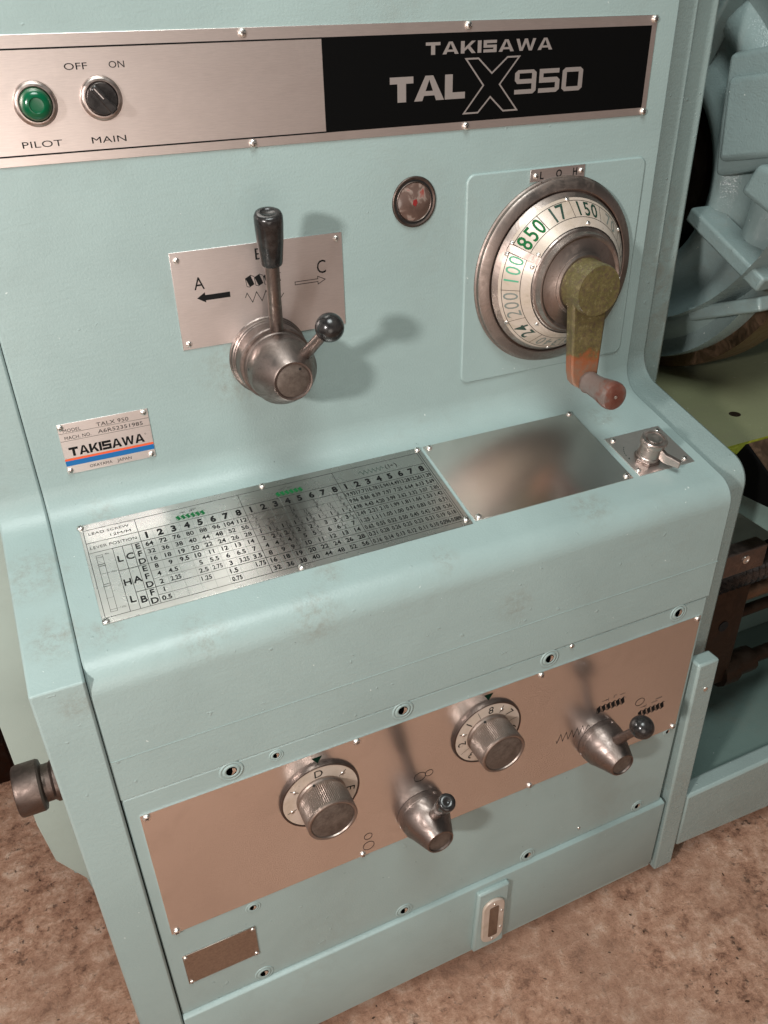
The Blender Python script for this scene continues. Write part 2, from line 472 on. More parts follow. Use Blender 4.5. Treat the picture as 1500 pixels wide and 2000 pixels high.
# ------------------------------------------------------------------ lettering
_q = []          # queue of texts per print layer
_glyph = {}
def text_geo(strings):
    obs = {}
    for s, bold in strings:
        cu = bpy.data.curves.new('t', 'FONT'); cu.body = s; cu.size = 1.0
        cu.resolution_u = 3; cu.offset = {0: 0.0, 1: 0.022, 2: 0.045, 3: 0.014}[bold]
        if len(s) > 3: cu.space_character = 1.04
        o = bpy.data.objects.new('t', cu); COL.objects.link(o); obs[(s, bold)] = o
    dg = bpy.context.evaluated_depsgraph_get()
    for k, o in obs.items():
        me = bpy.data.meshes.new_from_object(o.evaluated_get(dg))
        vs = [v.co.copy() for v in me.vertices]; fs = [tuple(p.vertices) for p in me.polygons]
        _glyph[k] = (vs, fs)
        bpy.data.meshes.remove(me)
    for o in obs.values():
        cu = o.data; bpy.data.objects.remove(o); bpy.data.curves.remove(cu)
class Print:
    """one layer of printing on a plate: text, strokes and filled shapes joined in one mesh per colour"""
    def __init__(s, F, n=0.0002): s.F = F; s.n = n; s.bm = {}; s.k = 0; s.txt = []; s.tag = None; s.ids = 0
    def item(s, name):
        """everything printed from here on is a part of its own, until the next item"""
        s.ids += 1; s.tag = (name, s.ids)
    def b(s, m):
        m = (m, s.tag)
        if m not in s.bm: s.bm[m] = bmesh.new()
        return s.bm[m]
    def poly(s, pts, m='black_print'):
        s.k += 1
        bm = s.b(m); h = s.n + s.k % 25 * 0.000006
        A = Vector((0, 0, 0))
        vs = [bm.verts.new((p[0], p[1], h)) for p in pts]
        try: f = bm.faces.new(vs)
        except ValueError: return
        f.normal_update()
        if f.normal.z < 0: f.normal_flip()
    def line(s, p, q, w=0.0005, m='black_print'):
        p = Vector(p); q = Vector(q); d = (q - p).normalized(); t = Vector((-d.y, d.x)) * w / 2
        s.poly([p - t, q - t, q + t, p + t], m)
    def path(s, pts, w, m='black_print', close=False):
        P = [Vector(p) for p in pts]; n = len(P)
        L = []; R = []
        for i in range(n):
            if close or 0 < i < n - 1:
                a = (P[i] - P[i - 1]).normalized(); b = (P[(i + 1) % n] - P[i]).normalized()
                t = (a + b); t = t.normalized() if t.length > 1e-6 else a
                nn = Vector((-t.y, t.x)); sc = w / 2 / max(0.3, nn.dot(Vector((-a.y, a.x))))
            else:
                a = (P[1] - P[0]) if i == 0 else (P[-1] - P[-2])
                a.normalize(); nn = Vector((-a.y, a.x)); sc = w / 2
            L.append(P[i] + nn * sc); R.append(P[i] - nn * sc)
        for i in range(n if close else n - 1):
            j = (i + 1) % n
            s.poly([R[i], R[j], L[j], L[i]], m)
    def ring(s, cx, cy, rx, ry, w, m='black_print', seg=28):
        s.path([(cx + rx * math.cos(2 * PI * k / seg), cy + ry * math.sin(2 * PI * k / seg)) for k in range(seg)], w, m, True)
    def text(s, st, u, v, h, w=None, al='c', bold=0, m='black_print', rot=0, fn=None):
        s.txt.append((st, u, v, h, w, al, bold, m, rot, fn, s.tag))
    def flush(s, parent, name='lettering'):
        need = {(t[0], t[6]) for t in s.txt} | {('H', 0)}
        need = [k for k in need if k not in _glyph]
        if need: text_geo(need)
        cap = max(v.y for v in _glyph[('H', 0)][0])
        for st, u, v, h, w, al, bold, m, rot, fn, s.tag in s.txt:
            vs, fs = _glyph[(st, bold)]
            if not vs: continue
            x0 = min(a.x for a in vs); x1 = max(a.x for a in vs)
            sy = h / cap; sx = sy if w is None else w / (x1 - x0)
            ox = {'l': x0, 'c': (x0 + x1) / 2, 'r': x1}[al]
            bm = s.b(m); s.k += 1; hh = s.n + s.k % 25 * 0.000006
            c, sn = math.cos(rot), math.sin(rot)
            bv = []
            for a in vs:
                x = (a.x - ox) * sx; y = (a.y - cap / 2) * sy
                if fn: bv.append(bm.verts.new(fn(x, y, hh)))
                else: bv.append(bm.verts.new((u + x * c - y * sn, v + x * sn + y * c, hh)))
            for f in fs:
                try: bm.faces.new([bv[i] for i in f])
                except ValueError: pass
        for (m, tg_), bm in s.bm.items():
            part(tg_[0] if tg_ else name, bm, m, parent, world=s.F, recalc=False, kind=None if tg_ else 'stuff')

# logo glyphs on a unit-height grid, as strokes; returns list of (polygon) and advance width
def G(ch, t=0.26, w=1.0):
    P = []
    def bar(x0, y0, x1, y1): P.append([(x0, y0), (x1, y0), (x1, y1), (x0, y1)])
    if ch == 'T': bar(0, 1 - t, w, 1); bar(w / 2 - t * .65, 0, w / 2 + t * .65, 1 - t)
    elif ch == 'L': bar(0, 0, t * 1.2, 1); bar(t * 1.2, 0, w, t)
    elif ch == 'I': bar(0, 0, t * 1.25, 1); w = t * 1.25
    elif ch == 'A':
        a = t * 1.25
        P.append([(0, 0), (a, 0), (w * .5, 1 - t * .6), (w * .5, 1), (w * .5 - t * .6, 1)])
        P.append([(w - a, 0), (w, 0), (w * .5 + t * .6, 1), (w * .5, 1), (w * .5, 1 - t * .6)])
        P.append([(w * .27, t * .75), (w * .73, t * .75), (w * .66, t * 1.45), (w * .34, t * 1.45)])
    elif ch == 'K':
        a = t * 1.2
        bar(0, 0, a, 1)
        P.append([(a, .42), (w - a * 1.1, 1), (w, 1), (a + (w - a) * .42, .5), (a, .62 - .44)])
        P.append([(a + (w - a) * .18, .55), (a + (w - a) * .5, .58), (w * 1.02, 0), (w - a * 1.05, 0)])
    elif ch == 'S':
        bar(0, 1 - t, w, 1); bar(0, .5 - t * .45, w, .5 + t * .45); bar(0, 0, w, t)
        bar(0, .5 + t * .45, t * 1.1, 1 - t); bar(w - t * 1.1, t, w, .5 - t * .45)
    elif ch == 'W':
        a = t * 1.05
        q = w / 4
        P.append([(0, 1), (a, 1), (q + a * .5, 0), (q - a * .4, 0)])
        P.append([(q - a * .1, 0), (q + a * .6, 0), (2 * q + a * .5, 1), (2 * q - a * .5, 1)])
        P.append([(2 * q - a * .5, 1), (2 * q + a * .5, 1), (3 * q + a * .1, 0), (3 * q - a * .6, 0)])
        P.append([(3 * q - a * .5, 0), (3 * q + a * .4, 0), (w, 1), (w - a, 1)])
    elif ch == '9':
        P.extend([[(.0, .45 + .12), (t, .45 + .12), (t, 1 - .12), (0, 1 - .12)], [(w - t, .12), (w, .12), (w, 1 - .12), (w - t, 1 - .12)]])
        P.append([(0, .88), (t, .88 - .02), (w - t, .86), (w, .88), (w - .14, 1), (.14, 1)])
        P.append([(0, .57), (.12, .43), (w - t, .43), (w - t, .43 + t * .9), (t, .43 + t * .9), (t, .57)])
        P.append([(0, 0), (w - .14, 0), (w, .12), (w - t, .14), (w - t, t * .9), (0, t * .9)])
    elif ch == '5':
        bar(.02, 1 - t * .9, w - .04, 1); bar(.02, .42, t, 1 - t * .9)
        P.append([(t, .42 + .22), (t, .42), (w - t, .42), (w, .52), (w - .14, .64)])
        P.append([(w - t, .12), (w, .12), (w, .52), (w - t, .42)])
        P.append([(0, 0), (w - .14, 0), (w, .12), (w - t, .16), (w - t, t * .9), (0, t * .9)])
    elif ch == '0':
        bar(0, .12, t, .88); bar(w - t, .12, w, .88)
        P.append([(0, .88), (t, .84), (w - t, .84), (w, .88), (w - .14, 1), (.14, 1)])
        P.append([(.14, 0), (w - .14, 0), (w, .12), (w - t, .16), (t, .16), (0, .12)])
        P[-2] = [(0, .88), (t, 1 - t * .9), (w - t, 1 - t * .9), (w, .88), (w - .14, 1), (.14, 1)]
        P[-1] = [(.14, 0), (w - .14, 0), (w, .12), (w - t, t * .9), (t, t * .9), (0, .12)]
    return P, w
def logo(pr, word, x0, x1, y0, y1, m, t=0.26, gap=0.12, shear=0.0, widths=None, item=None):
    gs = [G(c, t, (widths or {}).get(c, 1.0)) for c in word]
    tot = sum(g[1] for g in gs) + gap * (len(gs) - 1)
    sx = (x1 - x0) / tot; sy = y1 - y0; x = 0
    for P, w in gs:
        if item: pr.item(item)
        for poly in P:
            pr.poly([(x0 + (x + a) * sx + shear * b * sy, y0 + b * sy) for a, b in poly], m)
        x += w + gap

# ------------------------------------------------------------------ screws
def make_screw_mesh():
    bm = bmesh.new()
    lathe(bm, [(0.0041, 0), (0.0042, 0.0006), (0.0039, 0.0017), (0.0030, 0.0025), (0.0016, 0.0029), (0.0, 0.0030)], 14)
    # dark cross slot sits a hair above the dome
    n0 = len(bm.faces)
    for a in (0.5, 0.5 + PI / 2):
        d = Vector((math.cos(a), math.sin(a), 0)); t = Vector((-d.y, d.x, 0)) * 0.00035
        vs = [bm.verts.new(d * r + t * s_ + Vector((0, 0, h))) for r, s_, h in ((-0.0024, -1, .00285), (0.0024, -1, .00285), (0.0024, 1, .00285), (-0.0024, 1, .00285))]
        f = bm.faces.new(vs)
        vs2 = [bm.verts.new(v.co + Vector((0, 0, .0003 + (0.0001 if a > 1 else 0)))) for v in vs]
        f2 = bm.faces.new(vs2)
        f2.material_index = 1; f.material_index = 1
    me = bpy.data.meshes.new('screw'); bm.to_mesh(me); bm.free()
    me.materials.append(MAT['screw_steel']); me.materials.append(MAT['dark_hole'])
    for p in me.polygons: p.use_smooth = True
    return me
SCREW = make_screw_mesh()
def screw(parent, F, u, v, n=0.0, s=1.0, name='screw'):
    M_ = at(F, u, v, n, random.uniform(0, 3)) @ Matrix.Scale(s * 1.15, 4)
    return link_mesh(name, SCREW, None, parent, world=M_)

# ================================================================== SETTING
bm = bmesh.new()
n = 90
def fh(x, y):
    return 0.004 * math.sin(3.1 * x + 1.3 * y) + 0.003 * math.sin(7.3 * y - 4.1 * x)
bmesh.ops.create_grid(bm, x_segments=n, y_segments=n, size=6)
for v in bm.verts: v.co.z = fh(v.co.x, v.co.y)
fl = part('floor', bm, 'concrete', None, world=Matrix.Translation((0.5, 0.3, -1.555)), kind='structure', smooth=True)

# ================================================================== LATHE
L = root('metal_lathe', (0.43, -0.05, -1.55), 'pale green metalworking lathe headstock with levers, dials and number plates on the concrete floor', 'lathe')

# main headstock casting: (y, z) profile extruded along x
def yz_prism(name, pts, x0, x1, m, parent=L, **kw):
    bm = bmesh.new()
    A = [bm.verts.new((x0, y, z)) for y, z in pts]; B = [bm.verts.new((x1, y, z)) for y, z in pts]
    bm.faces.new(A); bm.faces.new(B[::-1])
    for i in range(len(pts)):
        j = (i + 1) % len(pts)
        bm.faces.new((A[i], B[i], B[j], A[j]))
    return part(name, bm, m, parent, **kw)
P0 = [(0.50, 0.16), (0.0, 0.16), (0.0, -0.5435), (-0.265, -0.60975), (-0.265, -0.811), (0.50, -0.811)]
pf = fillet(P0, [0, 0, 0.046, 0.040, 0, 0])
house = yz_prism('headstock_housing', pf, -0.0336, 0.893, 'paint_worn', bevel=0.0025)
bm = bmesh.new(); prism(bm, [(-0.032, -0.7428), (0.892, -0.7428), (0.892, -0.7419), (-0.032, -0.7419)], -0.001, 0.0005)
part('seam_bead', bm, 'paint', L, world=F_LO)
# flanges behind the right end of the casting, following its profile
Pf1 = [(0.50, 0.16), (0.04, 0.16), (0.04, -0.548), (-0.225, -0.612), (-0.225, -1.02), (0.50, -1.02)]
yz_prism('housing_flange', fillet(Pf1, [0, 0, 0.05, 0.045, 0, 0]), 0.80, 0.9655, 'paint_rough', bevel=0.006)
Pf2 = [(0.50, 0.16), (0.08, 0.16), (0.08, -0.66), (0.50, -0.70)]
yz_prism('rear_flange', Pf2, 0.82, 1.041, 'paint_rough', bevel=0.006)

# raised square pad behind the speed dial
bm = bmesh.new(); prism(bm, rrect(0.573, 0.870, -0.483, -0.187, 0.013), -0.002, 0.0028)
part('dial_pad', bm, 'paint', L, world=F_UP, bevel=0.0022)

# lower cover, plinth, left end cover
bm = bmesh.new(); box(bm, -0.0327, 0.8895, YL + 0.0012, 0.3, -1.303, -0.8117)
part('gearbox_cover', bm, 'paint', L, bevel=0.002)
bm = bmesh.new(); prism(bm, [(YL - 0.0065, -1.306), (YL - 0.0065, -1.487), (YL - 0.0035, -1.489), (YL - 0.0035, -1.502), (0.3, -1.502), (0.3, -1.3035), (YL + 0.002, -1.3035)], -0.0327, 0.897)
MX = Matrix(((0, 0, 1, 0), (1, 0, 0, 0), (0, 1, 0, 0), (0, 0, 0, 1)))
part('base_plinth', bm, 'paint', L, world=MX, bevel=0.0025)
bm = bmesh.new(); box(bm, 0.0, 0.89, YL + 0.03, 0.3, -1.555, -1.5025)
part('base_foot', bm, 'paint', L, bevel=0.002)
Pe = [(0.30, 0.16), (0.0, 0.16), (0.0, -0.5435), (-0.268, -0.6105), (-0.268, -1.555), (0.06, -1.555), (0.06, -0.9), (0.30, -0.9)]
yz_prism('end_cover', fillet(Pe, [0, 0, 0.046, 0.003, 0, 0, 0, 0]), -0.0925, -0.0343, 'paint_worn', bevel=0.003)
# narrow black joint between cover and casting
Pj = [(0.28, 0.15), (0.0025, 0.15), (0.0025, -0.546), (-0.258, -0.613), (-0.258, -1.50), (0.05, -1.50), (0.05, -0.9), (0.28, -0.9)]
yz_prism('joint', fillet(Pj, [0, 0, 0.046, 0.045, 0, 0, 0, 0]), -0.0344, -0.0334, 'gap_black')
# belt guard sticking out behind the left end
bg_pts = [(-0.1905, 0.16), (-0.1905, -1.20), (-0.182, -1.303), (-0.160, -1.347), (-0.133, -1.398), (-0.05, -1.50), (0.0, -1.50), (0.0, 0.16)]
bm = bmesh.new(); prism(bm, bg_pts, -0.45, -0.10)
part('belt_guard', bm, 'paint_pale', L, world=F_UP, bevel=0.002)
bm = bmesh.new(); prism(bm, [(-0.166, -1.30), (-0.162, -1.372), (-0.148, -1.378), (-0.135, -1.485), (-0.127, -1.492), (-0.09, -1.492), (-0.09, -1.30)], -0.20, -0.115)
part('guard_bracket', bm, 'paint', L, world=F_UP, bevel=0.002)

# vertical bar at the right end and chip tray
bm = bmesh.new()
box(bm, 0.8985, 0.944, -0.2735, -0.246, -1.522, -0.957)
for v in bm.verts:
    if v.co.z < -1.2: v.co.x += 0.012
o = part('end_bar', bm, 'paint_rough', L, bevel=0.004)
for z_ in (-1.02,):
    bm = bmesh.new(); lathe(bm, [(0.0048, 0.0), (0.0045, 0.0012), (0.002, 0.0015), (0, 0.0015)], 14)
    part('plug', bm, 'screw_steel', o, world=at(F_LO, 0.926, z_, 0.0086), smooth=True)
tray = []
bm = bmesh.new(); prism(bm, [(0.957, -1.325), (0.962, -1.478), (2.6, -1.60), (2.6, -1.325)], -0.03, 0.005)
tf = part('chip_tray', bm, 'paint_rough', L, world=F_LO, bevel=0.006)
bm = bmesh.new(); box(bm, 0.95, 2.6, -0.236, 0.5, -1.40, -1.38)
part('tray_floor', bm, 'paint_teal_shaded', L)
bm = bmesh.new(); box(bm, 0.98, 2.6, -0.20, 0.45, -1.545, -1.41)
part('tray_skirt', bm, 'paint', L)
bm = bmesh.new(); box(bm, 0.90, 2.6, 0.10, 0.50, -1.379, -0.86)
part('bed_wall', bm, 'paint_teal_shaded', L, bevel=0.004)

# ---- upper name strip
strip = None
bm = bmesh.new(); box(bm, -0.45, 0.8575, -0.1325, -0.0125, 0.0, 0.0014)
strip = part('control_plate', bm, 'plate_brushed', L, world=F_UP, bevel=0.0004)
pr = Print(F_UP, 0.0016)
pr.line((-0.45, -0.0252), (0.3788, -0.0252), 0.0016); pr.line((-0.45, -0.1224), (0.3788, -0.1224), 0.0016)
for st, x0, x1, yb in (('OFF', .0955, .1185, -.0454), ('ON', .1403, .1563, -.0452), ('PILOT', .0389, .0790, -.1155), ('MAIN', .1092, .1455, -.1155)):
    pr.text(st, (x0 + x1) / 2, yb + 0.0031, 0.0061, x1 - x0, bold=0)
pr.flush(strip)
pr = Print(F_UP, 0.0015)
pr.poly([(0.3783, -0.1230), (0.8492, -0.1230), (0.8492, -0.0245), (0.3783, -0.0245)], 'black_field')
pr.flush(strip, 'black_panel')
pr = Print(F_UP, 0.0017)
logo(pr, 'TAKISAWA', 0.5112, 0.6925, -0.0470, -0.0338, 'logo_silver', 0.25, 0.17, 0, {'T': 1.15, 'A': 1.3, 'K': 1.2, 'S': 1.1, 'W': 1.7}, 'letter')
logo(pr, 'TAL', 0.4630, 0.5665, -0.0962, -0.0688, 'logo_silver', 0.27, 0.03, 0, {'T': .95, 'A': 1.25, 'L': .86}, 'letter')
logo(pr, '950', 0.6390, 0.7440, -0.0958, -0.0684, 'logo_silver', 0.21, 0.12, 0, {}, 'letter')
xx = [(.5668, -.0530), (.5845, -.0530), (.6045, -.0700), (.6265, -.0530), (.6440, -.0530), (.6165, -.0830), (.6440, -.1136), (.6235, -.1136), (.6035, -.0965), (.5860, -.1136), (.5655, -.1136), (.5928, -.0830)]
pr.item('letter'); pr.path(xx, 0.0019, 'logo_silver', True)
pr.flush(strip, 'logo')
for u, v in ((.2868, -.0178), (.5692, -.0175), (.8530, -.0172), (.8530, -.1280), (.5694, -.1283), (.2872, -.1283)):
    screw(strip, F_UP, u, v, 0.0014, 1.0)

# pilot lamp and main switch
def bezel(name, u, v, m='chrome'):
    bm = bmesh.new()
    lathe(bm, [(0.0175, 0.0), (0.0213, 0.0), (0.0216, 0.002), (0.0208, 0.0042), (0.0188, 0.0058), (0.0168, 0.0058), (0.0160, 0.004), (0.0158, 0.0)], 48, cap=False)
    return part(name, bm, m, L, world=at(F_UP, u, v, 0.0014), smooth=True, ang=60)
bz = bezel('pilot_lamp', 0.0605, -0.0745, 'steel_bright')
bm = bmesh.new()
lathe(bm, [(0.0156, 0), (0.0156, 0.006), (0.0150, 0.011), (0.0132, 0.0165), (0.0105, 0.0190), (0.0075, 0.0196), (0.0068, 0.0185), (0.0045, 0.0182), (0.0, 0.0186)], 40)
part('lens', bm, 'lens_green', bz, world=at(F_UP, 0.0605, -0.0745, 0.0014), smooth=True, ang=50)
bz = bezel('main_switch', 0.1268, -0.0728, 'steel_bright')
bm = bmesh.new(); lathe(bm, [(0.0154, 0), (0.0154, 0.008), (0.0148, 0.0095), (0.0, 0.0095)], 40)
kn = part('switch_knob', bm, 'black_plastic', bz, world=at(F_UP, 0.1268, -0.0728, 0.0014), smooth=True)
bm = bmesh.new()
prism(bm, [(-0.0046, -0.0150), (0.0046, -0.0150), (0.0040, 0.0150), (0.0, 0.0158), (-0.0040, 0.0150)], 0.0094, 0.0225)
part('switch_grip', bm, 'black_plastic', bz, world=at(F_UP, 0.1268, -0.0728, 0.0014, math.radians(38)), bevel=0.0016)
bm = bmesh.new(); box(bm, -0.0005, 0.0005, 0.001, 0.0135, 0.0226, 0.0229)
part('switch_mark', bm, 'plate_satin', bz, world=at(F_UP, 0.1268, -0.0728, 0.0014, math.radians(38)))

# ---- feed direction plate A / E / C
bm = bmesh.new(); box(bm, 0.1710, 0.3920, -0.3600, -0.2395, 0.0, 0.0012)
fp = part('feed_plate', bm, 'plate_satin', L, world=F_UP, bevel=0.0003)
pr = Print(F_UP, 0.0013)
pr.item('letter'); pr.text('A', .2020, -.2793, 0.0150, .0130); pr.item('letter'); pr.text('E', .2805, -.2532, 0.0137, .0092); pr.item('letter'); pr.text('C', .3618, -.2795, 0.0165, .0120)
pr.item('arrow')
pr.poly([(.1972, -.2972), (.2078, -.2908), (.2078, -.2944), (.2390, -.2944), (.2390, -.3010), (.2078, -.3010), (.2078, -.3036)])
pr.item('arrow'); pr.path([(.3248, -.2944), (.3560, -.2944), (.3560, -.2912), (.3662, -.2962), (.3560, -.3012), (.3560, -.2980), (.3248, -.2980)], 0.0008, close=True)
def thread_symbol(pr, x0, x1, y0, y1, nb, m, w=0.0006, outline=True):
    d = (x1 - x0) / nb; s_ = (y1 - y0) * 0.16
    for k in range(nb):
        a = x0 + k * d
        pr.poly([(a, y1 - s_), (a + d * .58, y1 + s_ * .6), (a + d * .95, y0 + s_), (a + d * .42, y0 - s_ * .4)], m)
        if outline:
            pr.path([(a, y1 - s_), (a + d * .10, y0 + s_ * .2), (a + d * .42, y0 - s_ * .4)], w, m)
            pr.path([(a + d * .58, y1 + s_ * .6), (a + d, y1 - s_ * .6)], w, m)
pr.item('thread_symbol'); thread_symbol(pr, .2603, .3068, -.2918, -.2790, 4, 'black_print', 0.0007)
zz = [(.2578, -.3052)]
for k in range(8): zz += [(.2605 + k * .0062, -.2995 - (0.0 if k % 2 == 0 else 0.0125))]
zz += [(.3085, -.3060)]
pr.item('zigzag_line'); pr.path(zz, 0.0009)
pr.flush(fp)
for u, v in ((.1788, -.2492), (.3840, -.2468), (.1790, -.3528)):
    screw(fp, F_UP, u, v, 0.0012, 0.8, 'rivet')

# ---- feed lever hub with two levers
lv = at(F_UP, 0.281, -0.386)
bm = bmesh.new()
lathe(bm, [(0.0535, -0.001), (0.0535, 0.0015), (0.0520, 0.0030), (0.0515, 0.0075), (0.0500, 0.0085), (0.0500, 0.0120), (0.0488, 0.0128), (0.0488, 0.0340), (0.0475, 0.0356), (0.0440, 0.0362), (0.0, 0.0362)], 72)
hub = part('feed_lever_hub', bm, 'steel_worn', L, world=lv, smooth=True)
bm = bmesh.new()
lathe(bm, [(0.0440, 0.0355), (0.0448, 0.0375), (0.0448, 0.0440), (0.0436, 0.0455), (0.0440, 0.0470), (0.0436, 0.0650), (0.0420, 0.0680), (0.0262, 0.0985), (0.0246, 0.1000), (0.0226, 0.0996), (0.0218, 0.0975), (0.0, 0.0970)], 72)
cone = part('hub_cone', bm, 'steel_worn', hub, world=lv, smooth=True, ang=28)
bm = bmesh.new(); lathe(bm, [(0.0214, 0.0960), (0.0214, 0.0975), (0.0205, 0.0981), (0.0, 0.0981)], 48)
part('hub_cap', bm, 'knob_face', hub, world=lv, smooth=True)
for a, h in ((170, 0.055), (25, 0.1)):
    bm = bmesh.new(); lathe(bm, [(0.0016, 0), (0.0016, 0.0008), (0, 0.0008)], 10)
    if a == 170: part('pin_hole', bm, 'dark_hole', hub, world=lv @ Matrix.Rotation(math.radians(a), 4, 'Z') @ Matrix.Translation((0.0433, 0, h)) @ Matrix.Rotation(PI / 2, 4, 'Y'))
    else: part('pin_hole', bm, 'dark_hole', hub, world=lv @ Matrix.Translation((0.0100, 0.0140, 0.0980)))
def rod(name, p, q, prof, m, parent, seg=28, ang=40):
    """prof: list of (radius, fraction of length)"""
    Lh = (Vector(q) - Vector(p)).length
    bm = bmesh.new(); lathe(bm, [(r, f * Lh) for r, f in prof], seg)
    return part(name, bm, m, parent, world=aim(p, q), smooth=True, ang=ang)
p = Vector((0.2860, -0.030, -0.352)); q = Vector((0.2745, -0.078, -0.190))
rod('lever_rod', p, p.lerp(q, 0.66), [(0.0092, 0), (0.0088, 0.05), (0.0084, 0.5), (0.0088, 1.0)], 'steel_worn', hub)
rod('lever_grip', p.lerp(q, 0.62), q, [(0.0105, 0), (0.0128, 0.015), (0.0133, 0.05), (0.0155, 0.45), (0.0166, 0.80), (0.0165, 0.93), (0.0150, 0.985), (0.0125, 1.0), (0.0095, 1.002), (0.0085, 0.985), (0, 0.98)], 'black_plastic', hub, 36, 50)
bc = Vector((0.3275, -0.112, -0.3215))
p = Vector((0.299, -0.072, -0.372))
rod('ball_rod', p, bc, [(0.0078, 0), (0.0078, 0.3), (0.0070, 0.5), (0.0068, 1.0)], 'steel_worn', hub)
def ball(name, c, r, parent, towards):
    bm = bmesh.new()
    prof = [(0.0, -r)] + [(r * math.cos(a), r * math.sin(a)) for a in [math.radians(-85 + 170 * k / 24) for k in range(25)]]
    prof = [(r * 0.42, -r * 0.95), (r * 0.46, -r * 0.90)] + [(r * math.cos(a), r * math.sin(a)) for a in [math.radians(-62 + 152 * k / 24) for k in range(24)]] + [(0, r)]
    lathe(bm, prof, 40)
    return part(name, bm, 'black_plastic', parent, world=aim(c, Vector(c) + (Vector(c) - Vector(towards))), smooth=True, ang=60)
ball('ball_knob', bc, 0.0177, hub, p)

# ---- round red window
bm = bmesh.new()
lathe(bm, [(0.0315, 0), (0.0318, 0.0015), (0.0305, 0.0028), (0.0290, 0.0024), (0.0270, 0.0006), (0.0255, 0.0006), (0.0245, 0.0020), (0.0235, 0.0014), (0.0235, 0)], 56, cap=False)
wl = at(F_UP, 0.4958, -0.2135)
ow = part('oil_flow_window', bm, 'steel_dark', L, world=wl, smooth=True, ang=70)
bm = bmesh.new(); lathe(bm, [(0.0244, 0.0002), (0.0240, 0.0010), (0.018, 0.0030), (0.010, 0.0042), (0, 0.0046)], 40)
part('window_lens', bm, 'oil_window', ow, world=wl, smooth=True)
bm = bmesh.new(); lathe(bm, [(0.0290, 0.0010), (0.0255, 0.0012)], 40, cap=False)
part('window_groove', bm, 'dark_hole', ow, world=wl)
bm = bmesh.new(); prism(bm, [(-0.004, -0.002), (0.0, -0.005), (0.003, -0.001), (0.002, 0.004), (-0.003, 0.003)], 0.0036, 0.0048)
part('window_mark', bm, 'red_spot', ow, world=wl)

# ---- speed dial
dl = at(F_UP, 0.7235, -0.334)
bm = bmesh.new()
lathe(bm, [(0.1345, 0.0), (0.1345, 0.0045), (0.1325, 0.0060), (0.1318, 0.0110), (0.1290, 0.0135), (0.1175, 0.0165), (0.1160, 0.0160), (0.1155, 0.0100), (0.0, 0.0100)], 110)
dial = part('speed_dial', bm, 'steel_ring', L, world=dl, smooth=True, ang=28)
bm = bmesh.new()
lathe(bm, [(0.1135, 0.0095), (0.1135, 0.0165), (0.1120, 0.0185), (0.1085, 0.0225), (0.0735, 0.0590), (0.0725, 0.0605), (0.0700, 0.0615), (0.0690, 0.0640), (0.0672, 0.0700), (0.0655, 0.0705), (0.0635, 0.0690), (0.0615, 0.0680), (0.0450, 0.0720), (0.0430, 0.0735), (0.0, 0.0735)], 110)
part('dial_rotor', bm, 'steel_ring', dial, world=dl, smooth=True, ang=28)
def cone_h(r): return 0.0225 + (0.1085 - r) / 0.035 * 0.0365
bm = bmesh.new()
SG = 140; a0 = math.radians(153.6); 
rr = [0.1078, 0.1035, 0.098, 0.092, 0.086, 0.080, 0.0748]
rows = []
for k in range(SG + 1):
    a = a0 + math.radians(355) * k / SG
    rows.append([bm.verts.new((r * math.cos(a), r * math.sin(a), cone_h(r) + 0.0010)) for r in rr])
for A, B in zip(rows, rows[1:]):
    for i in range(len(rr) - 1): bm.faces.new((A[i], B[i], B[i + 1], A[i + 1]))
dplate = part('dial_plate', bm, 'dial_metal', dial, world=dl, smooth=True)
pr = Print(dl, 0.0014)
def conefn(deg, r0):
    def f(x, y, h):
        r = r0 + y * 0.70; a = math.radians(deg) - x * 0.76 / (r0)
        return (r * math.cos(a), r * math.sin(a), cone_h(r) + h)
    return f
def dtext(st, deg, m, h, w, r0=0.0955, bold=0):
    pr.item('number')
    # letters spread one by one along the arc
    for i, ch in enumerate(st):
        d = deg - (i - (len(st) - 1) / 2) * w
        pr.text(ch, 0, 0, h, None, 'c', bold, m, 0, conefn(d, r0))
DN = [('850', 134.2, 'green_print', .0215), ('17', 106, 'green_dark', .0215), ('150', 76.5, 'green_dark', .0205), ('70', 46, 'grey_print', .0195), ('100', 166.5, 'green_faded', .0205),
      ('200', 196.5, 'grey_print', .0205), ('24', 226, 'green_dark', .0200), ('340', 256, 'grey_print', .0190), ('500', 286, 'grey_print', .0190), ('50', 316, 'grey_print', .0190), ('35', 346, 'grey_print', .0190), ('12', 16, 'grey_print', .0190)]
for st, dg, m, h in DN: dtext(st, dg, m, h * 1.04, 8.9 if st == '850' else 8.3, bold=3 if m in ('green_print', 'green_dark') else 0)
pr.tag = None
def arc(r, a_0, a_1, w, m):
    nseg = max(2, int(abs(a_1 - a_0) / 3))
    bm_ = pr.b(m); pr.k += 1
    prev = None
    for k in range(nseg + 1):
        a = math.radians(a_0 + (a_1 - a_0) * k / nseg)
        c_ = [bm_.verts.new((q_ * math.cos(a), q_ * math.sin(a), cone_h(q_) + 0.0013)) for q_ in (r - w / 2, r + w / 2)]
        if prev: bm_.faces.new((prev[0], c_[0], c_[1], prev[1]))
        prev = c_
arc(0.1045, 154, 508, 0.0006, 'line_print'); arc(0.0860, 154, 508, 0.0006, 'line_print'); arc(0.0752, 154, 508, 0.0006, 'line_print')
